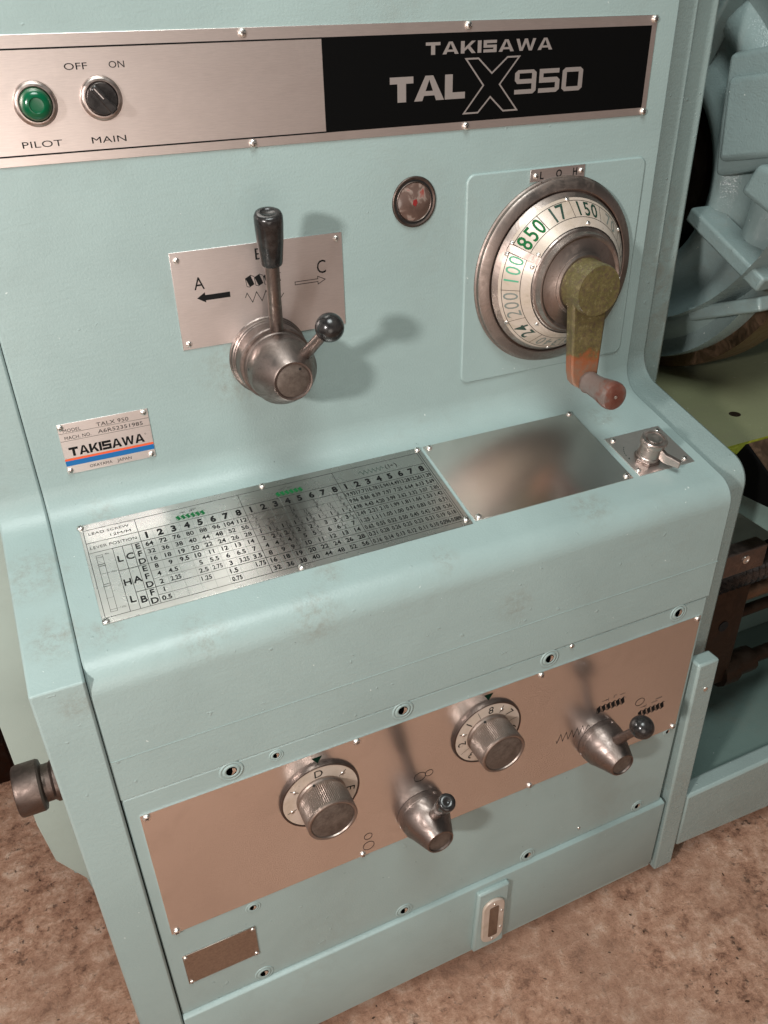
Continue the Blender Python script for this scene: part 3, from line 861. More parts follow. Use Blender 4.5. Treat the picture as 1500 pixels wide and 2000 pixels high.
for k, dg in enumerate([121, 91.5, 61, 31, 1, 331, 301, 271, 241, 211, 183]):
    bm_ = pr.b('black_print'); a = math.radians(dg); wd = 0.0005 if dg in (121,) else 0.00032
    t = Vector((-math.sin(a), math.cos(a))) * wd
    vs = []
    for r, s_ in ((0.0862, -1), (0.1043, -1), (0.1043, 1), (0.0862, 1)):
        vs.append(bm_.verts.new((r * math.cos(a) + t.x * s_, r * math.sin(a) + t.y * s_, cone_h(r) + 0.00135)))
    bm_.faces.new(vs)
for dg in (148.0, 154.4):
    bm_ = pr.b('black_print'); a = math.radians(dg)
    t = Vector((-math.sin(a), math.cos(a))) * 0.0006
    bm_.faces.new([bm_.verts.new((r * math.cos(a) + t.x * s_, r * math.sin(a) + t.y * s_, cone_h(r) + 0.00145)) for r, s_ in ((0.0750, -1), (0.1076, -1), (0.1076, 1), (0.0750, 1))])
pr.flush(dial, 'dial_numbers')
for m_ in [c for c in dial.children if c.name.startswith('dial_numbers')]: pass
# pointer strip at the seam of the number ring
bm = bmesh.new()
a = math.radians(151.2); t = Vector((-math.sin(a), math.cos(a))) * 0.0050
A = [];
for r in (0.1080, 0.0745):
    for s_ in (-1, 1): A.append(Vector((r * math.cos(a) + t.x * s_, r * math.sin(a) + t.y * s_, cone_h(r))))
lo = [bm.verts.new(v + Vector((0, 0, 0.0002))) for v in (A[0], A[1], A[3], A[2])]; hi = [bm.verts.new(v + Vector((0, 0, 0.0020))) for v in (A[0], A[1], A[3], A[2])]
bm.faces.new(hi); 
for i in range(4): bm.faces.new((lo[i], lo[(i + 1) % 4], hi[(i + 1) % 4], hi[i]))
part('seam_strip', bm, 'steel_ring', dial, world=dl)
for dg, r in ((147.3, .1062), (156.0, .1060), (145.5, .0785), (158.5, .0785), (92.5, .1060), (80, .0790), (223, .0790), (211, .1062), (262, .1060), (31, .1060), (350, .1060)):
    a = math.radians(dg)
    tilt = math.atan2(0.035, 0.0365)
    M_ = dl @ Matrix.Rotation(a, 4, 'Z') @ Matrix.Translation((r, 0, cone_h(r) + 0.0008)) @ Matrix.Rotation(PI / 2 - tilt, 4, 'Y') @ Matrix.Scale(0.8, 4)
    link_mesh('rivet', SCREW, None, dial, world=M_)
# crank arm and handle
bm = bmesh.new(); lathe(bm, [(0.0375, 0.070), (0.0375, 0.076), (0.0365, 0.079), (0.0362, 0.1085), (0.0345, 0.1125), (0.0, 0.1130)], 56)
boss = part('crank_boss', bm, 'crank_paint', L, world=dl, smooth=True, ang=28)
bm = bmesh.new(); lathe(bm, [(0.0440, 0.0725), (0.0440, 0.0745), (0.0405, 0.0765), (0.0370, 0.0765)], 56, cap=False)
part('boss_collar', bm, 'steel_ring', boss, world=dl, smooth=True, ang=28)
bm = bmesh.new()
# arm: tapered slab, (u, v) outline, thickness along n; the lower end steps outward
out_top = [(-0.0345, 0.0), (-0.0305, -0.035), (-0.0245, -0.120), (-0.0205, -0.134), (-0.012, -0.144), (0.004, -0.146), (0.016, -0.140), (0.0220, -0.128), (0.0265, -0.035), (0.0330, 0.0)]
prism(bm, out_top, 0.083, 0.1005)
for v in bm.verts:
    v.co.z += 0.004 * max(0, (-v.co.y) / 0.14)
part('crank_arm', bm, 'crank_paint', boss, world=dl, bevel=0.0028)
hc = at(F_UP, 0.7275, -0.4700)
bm = bmesh.new()
lathe(bm, [(0.0150, 0.098), (0.0150, 0.1065), (0.0165, 0.1085), (0.0165, 0.1095), (0.0160, 0.112), (0.0158, 0.122), (0.0168, 0.135), (0.0192, 0.150), (0.0206, 0.158), (0.0205, 0.165), (0.0192, 0.1688), (0.0165, 0.1700), (0.003, 0.1702), (0.0028, 0.1690), (0, 0.1690)], 48)
hd = part('crank_handle', bm, 'handle_red', boss, world=hc, smooth=True, ang=40)
bm = bmesh.new(); lathe(bm, [(0.0028, 0.1690), (0.0024, 0.1706), (0.0, 0.1710)], 14)
part('centre_pin', bm, 'screw_steel', boss, world=hc, smooth=True)

# L O H tag
bm = bmesh.new(); box(bm, 0.6705, 0.7605, -0.2045, -0.1885, 0.0035, 0.0050)
tg = part('range_tag', bm, 'plate_satin', L, world=F_UP, bevel=0.0003)
pr = Print(F_UP, 0.0051)
pr.item('letter'); pr.text('L', .6893, -.1973, .0092, .0060, bold=1); pr.item('letter'); pr.text('O', .7172, -.1968, .0092, .0096, bold=1); pr.item('letter'); pr.text('H', .7440, -.1965, .0092, .0068, bold=1)
pr.flush(tg)
screw(tg, F_UP, .6795, -.1975, .0050, .8); screw(tg, F_UP, .7545, -.1962, .0050, .8)
for u in (.6890, .7455):
    bm = bmesh.new(); lathe(bm, [(0.0030, 0), (0.0030, 0.004), (0.002, 0.006), (0, 0.006)], 12)
    part('tag_pin', bm, 'steel_worn', tg, world=at(F_UP, u, -0.2072, 0.0), smooth=True)

# ---- maker's name plate
bm = bmesh.new(); box(bm, 0.0025, 0.1138, -0.4962, -0.4272, 0, 0.0011)
npn = part('maker_plate', bm, 'plate_satin', L, world=F_UP, bevel=0.0003)
pr = Print(F_UP, 0.0012)
pr.line((.0030, -.4400), (.1133, -.4400), .0004, 'line_print'); pr.line((.0030, -.4505), (.1133, -.4505), .0004, 'line_print')
pr.poly([(.0027, -.4778), (.1135, -.4778), (.1135, -.4748), (.0027, -.4748)], 'orange_print')
pr.poly([(.0027, -.4850), (.1135, -.4850), (.1135, -.4778), (.0027, -.4778)], 'blue_print')
logo(pr, 'TAKISAWA', .0098, .1035, -.4722, -.4600, 'black_print', 0.26, 0.07, 0, {'T': 1.15, 'A': 1.25, 'K': 1.15, 'S': 1.15, 'W': 1.6})
for st, x0, x1, yb, h in (('MODEL', .0085, .0297, -.4388, .0044), ('TALX 950', .0488, .0885, -.4385, .0050), ('MACH. NO.', .0085, .0404, -.4488, .0044), ('A6R52351985', .0489, .1049, -.4482, .0050), ('OKAYAMA', .0302, .0580, -.4925, .0040), ('JAPAN', .0645, .0827, -.4925, .0040)):
    pr.text(st, (x0 + x1) / 2, yb + h / 2, h, x1 - x0)
pr.ring(.1056, -.4612, .0009, .0009, .0003, seg=12)
pr.flush(npn)
for u, v in ((.0061, -.4318), (.1085, -.4317), (.1087, -.4918), (.0057, -.4916)): screw(npn, F_UP, u, v, 0.0011, 0.85, 'rivet')

# ---- thread chart on the shelf
k_ = 1 / 0.97014
bm = bmesh.new(); box(bm, -0.0022, 0.4845, -0.2075, -0.0400, 0, 0.0012)
ch = part('thread_chart', bm, 'chart_metal', L, world=F_SH, bevel=0.0003)
pr = Print(F_SH, 0.0013)
TOPV, H2, H3, BOT = -.0508, -.0744, -.0922, -.1986
LX, RX = 0.0020, 0.4750
B0, B1, B2, B3 = 0.0662, 0.2040, 0.3410, 0.4750
rw = (H3 - BOT) / 8; cwid = (B1 - B0) / 8
def ln(a, b, w=0.0006, m='line_print'): pr.line(a, b, w, m)
for a, b in (((LX, TOPV), (RX + .0022, TOPV)), ((LX, BOT), (RX, BOT)), ((LX, TOPV), (LX, BOT)), ((RX, TOPV), (RX, BOT)), ((B0, TOPV), (B0, BOT)), ((B1, TOPV), (B1, BOT)), ((B2, TOPV), (B2, BOT)), ((LX, H2), (RX, H2)), ((LX, H3), (RX, H3)),
             ((.0306, H3), (.0306, BOT)), ((.0424, H3), (.0424, BOT)), ((.0538, H3), (.0538, BOT))):
    ln(a, b, 0.0007)
ln((RX + .0032, TOPV + .004), (RX + .0032, BOT), 0.0007)
for k in range(1, 8):
    v = H3 - k * rw
    ln((B0 if k in (1, 2, 4, 5, 7) else .0306 if k == 3 else .0424, v), (RX, v), 0.0007 if k in (3, 6) else 0.00035)
    for b0, b1 in ((B0, B1), (B1, B2), (B2, B3)):
        u = b0 + k * (b1 - b0) / 8
        ln((u, H2), (u, BOT), 0.00033, 'grey_print')
pr.text('LEAD SCREW', .0325, -.0585, .0042, .050); pr.text('12M/M', .0455, -.0680, .0042, .0255)
pr.text('LEVER POSITION', .0337, -.0835, .0047, .0570)
for st, u, v in (('L', .0362, -.1125), ('H', .0368, -.1530), ('L', .0372, -.1810), ('C', .0482, -.1120), ('A', .0487, -.1525), ('B', .0492, -.1855)):
    pr.text(st, u, v, .0098, None, bold=1)
for k, st in enumerate('EFDEFDFD'): pr.text(st, .0605, H3 - (k + .5) * rw, .0088, None, bold=1)
for b0, b1 in ((B0, B1), (B1, B2), (B2, B3)):
    for k in range(8): pr.text(str(k + 1), b0 + (k + .5) * (b1 - b0) / 8, (H2 + H3) / 2, .0098, None, bold=2)
D1 = ["64 72 76 80 88 96 104 112", "32 36 38 40 44 48 52 56", "16 18 19 20 22 24 26 28", "8 9 9.5 10 11 12 13 14", "4 4.5 - 5 5.5 6 6.5 7", "2 2.25 - 2.5 2.75 3 3.25 3.5", "1 - - 1.25 - 1.5 - 1.75", "0.5 - - - - 0.75 - -"]
D2 = ["/1/4 - - /5/16 - /3/8 - /7/16", "/1/2 /9/16 - /5/8 /11/16 /3/4 /13/16 /7/8", "1 1/1/8 1/3/16 1/1/4 1/3/8 1/1/2 1/5/8 1/3/4", "2 2/1/4 2/3/8 2/1/2 2/3/4 3 3/1/4 3/1/2", "4 4/1/2 4/3/4 5 5/1/2 6 6/1/2 7", "8 9 9/1/2 10 11 12 13 14", "16 18 19 20 22 24 26 28", "32 36 38 40 44 48 52 56"]
D3 = ["19.93 17.71 16.78 15.94 14.49 13.28 12.26 11.39", "9.96 8.86 8.39 7.97 7.25 6.64 6.13 5.69", "4.98 4.43 4.20 3.99 3.62 3.32 3.07 2.85", "2.49 2.21 2.10 1.99 1.81 1.66 1.53 1.42", "1.25 1.11 1.05 1.00 0.91 0.83 0.77 0.71", "0.62 0.55 0.52 0.50 0.45 0.42 0.38 0.36", "0.31 0.28 0.26 0.25 0.23 0.21 0.19 0.18", "0.16 0.14 0.13 0.12 0.11 0.10 0.096 0.089"]
for D, b0, b1 in ((D1, B0, B1), (D2, B1, B2), (D3, B2, B3)):
    for r, row in enumerate(D):
        for c, st in enumerate(row.split()):
            if st == '-': continue
            u = b0 + (c + .5) * (b1 - b0) / 8; v = H3 - (r + .5) * rw
            if '/' in st:
                wh, nu, de = st.split('/')
                du = 0.0028 if wh else 0
                if wh: pr.text(wh, u - .0042, v, .0070, None, bold=1)
                pr.text(nu, u + du - .0008, v + .0034, .0045, None, bold=0); pr.text(de, u + du + .0010, v - .0034, .0045, None, bold=0)
                ln((u + du - .0038, v - .0004), (u + du + .0038, v + .0004), .0004)
            else:
                wdt = None
                if len(st) >= 4: wdt = .0125 if len(st) == 4 else .0150
                pr.text(st, u, v, .0068, wdt, bold=1)
thread_symbol(pr, .1165, .1550, -.0712, -.0635, 6, 'green_print', 0.0005)
thread_symbol(pr, .2530, .2915, -.0712, -.0635, 6, 'green_print', 0.0005)
for b in (.1290, .2650):
    ln((b - .006, -.0585), (b, -.0585), .0004); pr.poly([(b + .001, -.0585), (b - .002, -.0578), (b - .002, -.0592)], 'line_print')
    ln((b + .001, -.0565), (b + .001, -.0615), .0004); ln((b + .0075, -.0565), (b + .0075, -.0615), .0004)
    ln((b + .009, -.0585), (b + .014, -.0585), .0004); pr.poly([(b + .0078, -.0585), (b + .0105, -.0578), (b + .0105, -.0592)], 'line_print')
pr.text('mm', .1418, -.0562, .0035, .0070, m='line_print'); pr.text('1"', .2695, -.0572, .0036, .0035, m='line_print')
zz = [(.3765, -.0640)]
for k in range(11): zz.append((.3800 + k * .0032, -.0605 if k % 2 == 0 else -.0680))
zz.append((.4155, -.0640))
pr.path(zz, .0006, 'green_dark')
pr.text('(1', .4215, -.0630, .0072, .0065, m='line_print'); pr.text('+', .4290, -.0630, .0050, .0055, m='line_print'); pr.text(')', .4345, -.0630, .0072, .0030, m='line_print')
pr.path([(.0095, -.0985), (.0172, -.0985), (.0172, -.1920), (.0095, -.1920)], .0005, 'line_print', True)
for v in (-.1020, -.1140, -.1170, -.1475, -.1510, -.1885): ln((.0085 if v in (-.114, -.151) else .0095, v), (.0182 if v in (-.117, -.1475) else .0172, v), .0005)
ln((.0095, -.1300), (.0205, -.1300), .0003); ln((.0085, -.1700), (.0172, -.1700), .0003); ln((.0172, -.1885), (.0205, -.1885), .0003)
pr.text('40z', .0225, -.0985, .0026, .0050, m='line_print'); pr.text('100z', .0250, -.1300, .0026, .0065, m='line_print'); pr.text('120z', .0245, -.1885, .0026, .0065, m='line_print')
pr.flush(ch, 'chart_lettering')
for u, y in ((-.0005, -.0430), (.2402, -.0430), (.4785, -.0430), (.0010, -.1975), (.2403, -.1965), (.4783, -.1920)): screw(ch, F_SH, u + 0.0005, y * SLN, 0.0012, 0.95)

# blank plate and oil filler plate
bm = bmesh.new(); box(bm, 0.4895, 0.7560, -0.2050, -0.0405, 0, 0.0014)
bp = part('blank_plate', bm, 'plate_blank', L, world=F_SH, bevel=0.0003)
for u, y in ((.4982, -.0444), (.7495, -.0420), (.7483, -.1922), (.4976, -.1930)): screw(bp, F_SH, u, y * SLN, 0.0014, 0.95)
bm = bmesh.new(); box(bm, 0.7680, 0.8715, -0.2050, -0.1150, 0, 0.0014)
op = part('valve_plate', bm, 'plate_brushed', L, world=F_SH, bevel=0.0003)
for u, y in ((.7782, -.1195), (.7735, -.1880), (.8600, -.1892), (.8620, -.1215)): screw(op, F_SH, u, y * SLN, 0.0014, 0.95)
pr = Print(F_SH, 0.0015)
cu, cv = 0.802, -0.171 * SLN
for k in range(5):
    a = math.radians(172 - k * 9); b_ = math.radians(172 - k * 9 - 6)
    pr.line((cu + .026 * math.cos(a), cv + .030 * math.sin(a) + .012), (cu + .026 * math.cos(b_), cv + .030 * math.sin(b_) + .012), .0009)
pr.poly([(.7755, -.1655), (.7785, -.1650), (.7765, -.1690)])
pr.flush(op)
vf = at(F_SH, cu, cv)
bm = bmesh.new(); lathe(bm, [(0.0205, 0.0014), (0.0205, 0.0060), (0.0195, 0.0075), (0.0175, 0.0080), (0.0, 0.0080)], 6)
vb = part('valve_knob', bm, 'steel_worn', L, world=vf, bevel=0.0006)
bm = bmesh.new(); lathe(bm, [(0.0178, 0.0078), (0.0178, 0.0120), (0.0165, 0.0128), (0.0160, 0.0300), (0.0178, 0.0318), (0.0195, 0.0330), (0.0200, 0.0350), (0.0200, 0.0400), (0.0188, 0.0418), (0.0150, 0.0420), (0.0146, 0.0404), (0.0122, 0.0404), (0.0118, 0.0418), (0.0112, 0.0424), (0, 0.0424)], 48)
part('knob_body', bm, 'steel_bright', vb, world=vf, smooth=True, ang=28)
bm = bmesh.new(); prism(bm, [(0.012, 0.013), (0.0175, 0.0125), (0.023, 0.009), (0.047, 0.0095), (0.0485, 0.0110), (0.0475, 0.0205), (0.0455, 0.0215), (0.024, 0.0240), (0.018, 0.0285), (0.012, 0.0290)], -0.0038, 0.0038)
part('knob_lever', bm, 'steel_bright', vb, world=vf @ Matrix.Rotation(math.radians(-57), 4, 'Z') @ Matrix.Rotation(PI / 2, 4, 'X'), bevel=0.0014)

# ---- lower control plate
bm = bmesh.new(); box(bm, -0.0170, 0.8825, -1.0995, -0.8460, -0.0014, 0.0006)
lp = part('selector_plate', bm, 'plate_mirror', L, world=F_LO)
pr = Print(F_LO, 0.0008)
pr.item('pointer'); pr.poly([(.2095, -.8535), (.2245, -.8535), (.2172, -.8655)], 'tri_green'); pr.item('pointer'); pr.poly([(.4770, -.8515), (.4925, -.8515), (.4848, -.8640)], 'tri_green')
pr.item('circle_symbol'); pr.ring(.3725, -.9715, .0095, .0088, .0009); pr.ring(.3880, -.9705, .0065, .0062, .0009)
pr.item('circle_symbol'); pr.ring(.2857, -1.0590, .0064, .0066, .0009); pr.ring(.2857, -1.0810, .0090, .0090, .0009)
zz = [(.6195, -1.0125)]
for k in range(6): zz += [(.6215 + k * .0108, -1.0190), (.6275 + k * .0108, -1.0010)]
pr.item('zigzag_line'); pr.path(zz[:-1] + [(.6815, -1.0040), (.6865, -1.0110)], .0008)
pr.item('thread_symbol'); thread_symbol(pr, .6945, .7520, -.9850, -.9705, 6, 'black_print', 0.0007)
pr.item('thread_symbol'); thread_symbol(pr, .7870, .8440, -1.0350, -1.0205, 6, 'black_print', 0.0007)
pr.item('circle_symbol'); pr.ring(.7862, -.9975, .0092, .0080, .0010); pr.tag = None
for a_, b_, v in ((.7030, .7150, -.9610), (.7900, .8010, -1.0125)):
    ln_ = lambda p, q, w: pr.line(p, q, w, 'line_print')
    ln_((a_, v), (b_, v), .0006); pr.poly([(b_ + .001, v), (b_ - .004, v + .0012), (b_ - .004, v - .0012)], 'line_print')
    ln_((b_ + .001, v + .004), (b_ + .001, v - .004), .0004)
pr.line((.7390, -.9610), (.7500, -.9610), .0006, 'line_print'); pr.text('1"', .7290, -.9600, .0060, .0050, m='line_print')
pr.line((.8130, -1.0110), (.8260, -1.0110), .0006, 'line_print'); pr.text('mm', .8280, -1.0055, .0040, .0130, m='line_print')
pr.flush(lp)
for u in (-.0095, .2755, .5755, .8765):
    for v in (-.8510, -1.0958): screw(lp, F_LO, u, v, 0.0006, 1.05)

def selector(u, v, letters, dots, marks):
    F = at(F_LO, u, v)
    bm = bmesh.new(); lathe(bm, [(0.0590, 0.0006), (0.0590, 0.0030), (0.0580, 0.0062), (0.0560, 0.0062), (0.0556, 0.0048), (0.0, 0.0048)], 80)
    d = part('selector_dial', bm, 'steel_dark', L, world=F, smooth=True, ang=28)
    bm = bmesh.new(); lathe(bm, [(0.0552, 0.0049), (0.0552, 0.0056), (0.0, 0.0056)], 80)
    part('dial_face', bm, 'dial_metal', d, world=F, smooth=True)
    pr = Print(F, 0.0058)
    for st, dg, m in letters:
        a = math.radians(dg)
        pr.item('letter'); pr.text(st, .0445 * math.cos(a), .0445 * math.sin(a), .0130, None, rot=a - PI / 2, m=m)
    pr.tag = None
    for dg in marks:
        a = math.radians(dg)
        pr.line((.0365 * math.cos(a), .0365 * math.sin(a)), (.0520 * math.cos(a), .0520 * math.sin(a)), .0007, 'line_print')
    for dg in dots:
        a = math.radians(dg)
        pr.line((.0375 * math.cos(a), .0375 * math.sin(a)), (.0515 * math.cos(a), .0515 * math.sin(a)), .0010, 'line_print')
        M_ = F @ Matrix.Translation((.0445 * math.cos(a), .0445 * math.sin(a), .0056)) @ Matrix.Scale(0.68, 4)
        link_mesh('rivet', SCREW, None, d, world=M_)
    pr.flush(d, 'dial_lettering')
    # knurled grip
    bm = bmesh.new()
    nt = 84; seg = nt * 2; rings = []
    for r, h, kn_ in ((0.0360, 0.005, 0), (0.0360, 0.0085, 0), (0.0342, 0.0105, 0), (0.0342, 0.0145, 0), (0.0352, 0.0155, 1), (0.0352, 0.0475, 1), (0.0358, 0.0485, 0), (0.0358, 0.0510, 0), (0.0340, 0.0522, 0), (0.0318, 0.0518, 0), (0.0308, 0.0498, 0)):
        rings.append([bm.verts.new(((r + (0.00075 if (k % 2 and kn_) else 0)) * math.cos(2 * PI * k / seg), (r + (0.00075 if (k % 2 and kn_) else 0)) * math.sin(2 * PI * k / seg), h)) for k in range(seg)])
    for A, B in zip(rings, rings[1:]):
        for k in range(seg): bm.faces.new((A[k], A[(k + 1) % seg], B[(k + 1) % seg], B[k]))
    g = part('grip', bm, 'steel_knurl', d, world=F, smooth=True, ang=22)
    bm = bmesh.new(); lathe(bm, [(0.0309, 0.0480), (0.0309, 0.0500), (0.0290, 0.0507), (0.0, 0.0509)], 48)
    part('grip_face', bm, 'knob_face', d, world=F, smooth=True)
    bm = bmesh.new(); lathe(bm, [(0.0022, 0), (0.0018, 0.0012), (0, 0.0012)], 10)
    part('grub_screw', bm, 'dark_hole', d, world=F @ Matrix.Rotation(math.radians(108), 4, 'Z') @ Matrix.Translation((0.0340, 0, 0.0125)) @ Matrix.Rotation(PI / 2, 4, 'Y'))
    return d
selector(0.2165, -0.9245, [('D', 91, 'black_print'), ('E', -9, 'black_print'), ('F', 240, 'black_print')], (146, 41, -60, 195), ())
selector(0.4840, -0.9250, [('8', 86, 'black_print'), ('7', 36, 'black_print'), ('6', -10, 'black_print'), ('1', 138, 'black_print'), ('2', 186, 'black_print'), ('3', 232, 'black_print'), ('4', 275, 'black_print'), ('5', 315, 'black_print')], (61, 162, 255, -35), (112, 210, 12, -60))

def gear_lever(u, v, q, kind, lab):
    F = at(F_LO, u, v)
    bm = bmesh.new()
    lathe(bm, [(0.0360, 0.0006), (0.0395, 0.0010), (0.0402, 0.0030), (0.0402, 0.0110), (0.0396, 0.0120), (0.0400, 0.0130), (0.0385, 0.0240), (0.0355, 0.0290), (0.0222, 0.0635), (0.0212, 0.0650), (0.0192, 0.0650), (0.0186, 0.0620), (0.0, 0.0612)], 64)
    h = part('gear_lever_hub', bm, 'steel_worn', L, world=F, smooth=True, ang=28, label=lab)
    bm = bmesh.new(); lathe(bm, [(0.0186, 0.0600), (0.0184, 0.0622), (0.0, 0.0624)], 40)
    part('hub_cap', bm, 'knob_face', h, world=F, smooth=True)
    for a in (200, 60):
        bm = bmesh.new(); lathe(bm, [(0.0030, -0.001), (0.0028, 0.0008), (0, 0.0010)], 12)
        part('set_screw', bm, 'steel_bright', h, world=F @ Matrix.Rotation(math.radians(a), 4, 'Z') @ Matrix.Translation((0.0400, 0, 0.0070)) @ Matrix.Rotation(PI / 2, 4, 'Y'), smooth=True)
    p = Vector((u + 0.004, YL - 0.036, v + 0.026))
    q = Vector(q)
    if kind == 'ball':
        rod('lever_rod', p, q, [(0.0085, 0), (0.0085, 0.2), (0.0072, 0.45), (0.0070, 1.0)], 'steel_worn', h)
        ball('ball_knob', q, 0.0188, h, p)
    else:
        rod('lever_rod', p, p.lerp(q, 0.6), [(0.0085, 0), (0.0085, 0.2), (0.0080, 1.0)], 'steel_worn', h)
        rod('lever_grip', p.lerp(q, 0.45), q, [(0.0085, 0), (0.0096, 0.02), (0.0104, 0.1), (0.0120, 0.55), (0.0128, 0.90), (0.0118, 0.975), (0.0095, 1.0), (0.004, 1.003), (0.003, 0.99), (0, 0.985)], 'black_plastic', h, 32, 50)
    return h
gear_lever(0.3745, -1.0460, (0.3680, -0.3575, -0.9220), 'grip', 'worn steel hub with a short black cylindrical lever grip')
gear_lever(0.7070, -1.0470, (0.7190, -0.3420, -0.9540), 'ball', 'worn steel hub with a black ball knob')

# socket screws and holes in the covers
def bolt(u, v, s=1.0, n=-0.0012, bright=True):
    F = at(F_LO, u, v, n, random.uniform(0, 0.5)) @ Matrix.Scale(s * 1.38, 4)
    bm = bmesh.new()
    lathe(bm, [(0.0118, 0.0), (0.0112, 0.0010), (0.0100, 0.0010), (0.0092, 0.0003), (0.0084, 0.0003), (0.0080, 0.0013), (0.0060, 0.0013), (0.0050, 0.0006)], 32, cap=False)
    h = part('bolt_head', bm, 'paint', L, world=F, smooth=True, ang=70)
    bm = bmesh.new(); lathe(bm, [(0.0052, 0.0009), (0, 0.0009)], 12)
    part('socket', bm, 'dark_hole', h, world=F)
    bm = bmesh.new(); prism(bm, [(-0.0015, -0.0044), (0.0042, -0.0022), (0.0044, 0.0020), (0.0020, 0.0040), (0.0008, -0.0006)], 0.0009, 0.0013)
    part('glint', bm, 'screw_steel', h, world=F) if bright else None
for u in (.1030, .3465, .5885, .8325): bolt(u, -.8245)
for u, v, s in ((.1000, -1.1160, .72), (.0995, -1.2955, .95), (.3445, -1.2950, .95), (.5890, -1.2945, .95), (.8335, -1.2940, .85), (.8690, -1.1075, .6), (.1630, -.8250, .62)):
    bolt(u, v if v > -1.29 else -1.2890, s)
for u, v, s in ((.6270, -.8150, .8), (.6980, -1.2760, .6), (.0990, -.8490, .4)):
    screw(L, F_LO, u, v, -0.0012, s, 'rivet')

# small blank plate bottom left
bm = bmesh.new(); box(bm, -0.0118, 0.0975, -1.2310, -1.1600, -0.0013, 0.0006)
sp_ = part('small_plate', bm, 'plate_dirty', L, world=F_LO, bevel=0.0004)
for u, v in ((-.0080, -1.1650), (.0935, -1.1640), (.0930, -1.2265), (-.0070, -1.2270)): screw(sp_, F_LO, u, v, 0.0006, 0.7, 'rivet')

# oil sight glass on the plinth
bm = bmesh.new(); prism(bm, [(0.481, -1.318), (0.545, -1.318), (0.541, -1.488), (0.476, -1.488)], 0.004, 0.0160)
pad = part('sight_pad', bm, 'paint', L, world=F_LO, bevel=0.004)
def stadium(x, z0, z1, r, n_=12):
    o = []
    for k in range(n_ + 1):
        a = PI * k / n_; o.append((x + r * math.cos(a), z1 - r + r * math.sin(a)))
    for k in range(n_ + 1):
        a = PI + PI * k / n_; o.append((x + r * math.cos(a), z0 + r + r * math.sin(a)))
    return o
bm = bmesh.new(); prism(bm, stadium(0.5115, -1.4660, -1.3420, 0.0225), 0.0155, 0.0215)
sg = part('oil_sight_glass', bm, 'dial_metal', L, world=F_LO, bevel=0.002)
bm = bmesh.new(); prism(bm, rrect(0.5020, 0.5210, -1.4480, -1.3600, 0.004), 0.0210, 0.0222)
part('glass', bm, 'sight_glass', sg, world=F_LO, bevel=0.0004)
for v in (-1.353, -1.456, -1.38, -1.43): screw(sg, F_LO, 0.5115 if v in (-1.353, -1.456) else 0.5275, v, 0.0214, 0.55, 'rivet')

# round knob on the left end
F_L = frame((-0.0925, -0.10, -0.905), (0, -1, 0), (0, 0, 1))
bm = bmesh.new()
lathe(bm, [(0.0300, -0.002), (0.0300, 0.022), (0.0262, 0.026), (0.0262, 0.036), (0.0345, 0.038), (0.0362, 0.041), (0.0362, 0.068), (0.0345, 0.072), (0.0325, 0.073), (0, 0.073)], 64)
part('end_knob', bm, 'steel_dark', L, world=F_L, smooth=True, ang=28)

# ---- faceplate (seen from its ribbed back) beyond the headstock
FXb = frame((1.18, 0.354, -0.281), (0, -1, 0), (0, 0, 1)) @ Matrix.Scale(1.073, 4)   # n = -x, towards the headstock
def xring(name, prof, m, parent, F=FXb, **kw):
    bm = bmesh.new(); lathe(bm, prof, 96, cap=False)
    return part(name, bm, m, parent, world=F, smooth=True, **kw)
fpl = xring('faceplate', [(0.150, -0.10), (0.158, -0.03), (0.166, 0.0), (0.182, 0.008), (0.196, 0.006), (0.210, -0.010), (0.232, -0.018), (0.250, -0.010), (0.264, 0.004), (0.282, 0.008), (0.296, 0.000), (0.310, -0.012), (0.328, -0.008), (0.340, 0.0), (0.343, -0.012), (0.343, -0.05)], 'paint_casting', L, ang=50)
xring('machined_rim', [(0.343, -0.035), (0.366, -0.037), (0.368, -0.050), (0.368, -0.100), (0.355, -0.105), (0.15, -0.105)], 'bronze_way', fpl, ang=30)
bm = bmesh.new(); lathe(bm, [(0.156, -0.09), (0.12, -0.09), (0.11, -0.04), (0, -0.04)], 64)
part('spindle_nose', bm, 'machined_dark', fpl, world=FXb, smooth=True, ang=30)
def rib(a_deg, r0, r1, w, h, m='paint_casting', off=0.0):
    bm = bmesh.new(); prism(bm, [(r0, off - w / 2), (r1, off - w / 2 * 0.9), (r1, off + w / 2 * 0.9), (r0, off + w / 2)], -0.012, h)
    return part('rib', bm, m, fpl, world=FXb @ Matrix.Rotation(math.radians(a_deg), 4, 'Z'), bevel=0.006, seg=3)
def rib2(a, b, w, h):
    a = Vector(a); b = Vector(b); d = (b - a).normalized(); t = Vector((-d.y, d.x)) * w / 2
    bm = bmesh.new(); prism(bm, [a - t, b - t, b + t, a + t], -0.012, h)
    return part('rib', bm, 'paint_casting', fpl, world=FXb, bevel=0.005, seg=3)
rib2((.172, -.040), (.350, -.118), .026, .045)
rib2((.196, -.210), (.345, -.150), .024, .030)
for a_, r0, r1, w, h in ((60, .18, .33, .02, .03), (120, .18, .33, .02, .03), (180, .18, .33, .02, .03), (230, .18, .33, .02, .03)):
    rib(a_, r0, r1, w, h)
# block pads at the upper right
def padb(name, pts, h0, h1, m='paint_casting'):
    bm = bmesh.new(); prism(bm, pts, h0, h1)
    return part(name, bm, m, fpl, world=FXb, bevel=0.010, seg=4)
padb('cast_pad', [(0.185, 0.195), (0.30, 0.215), (0.345, 0.16), (0.355, 0.06), (0.200, 0.020), (0.190, 0.10)], -0.02, 0.030)
padb('cast_pad', [(0.205, 0.165), (0.36, 0.185), (0.375, 0.075), (0.215, 0.045)], 0.02, 0.044)
padb('cast_boss', [(0.275, 0.010), (0.36, -0.02), (0.36, 0.05), (0.30, 0.055)], -0.01, 0.050)
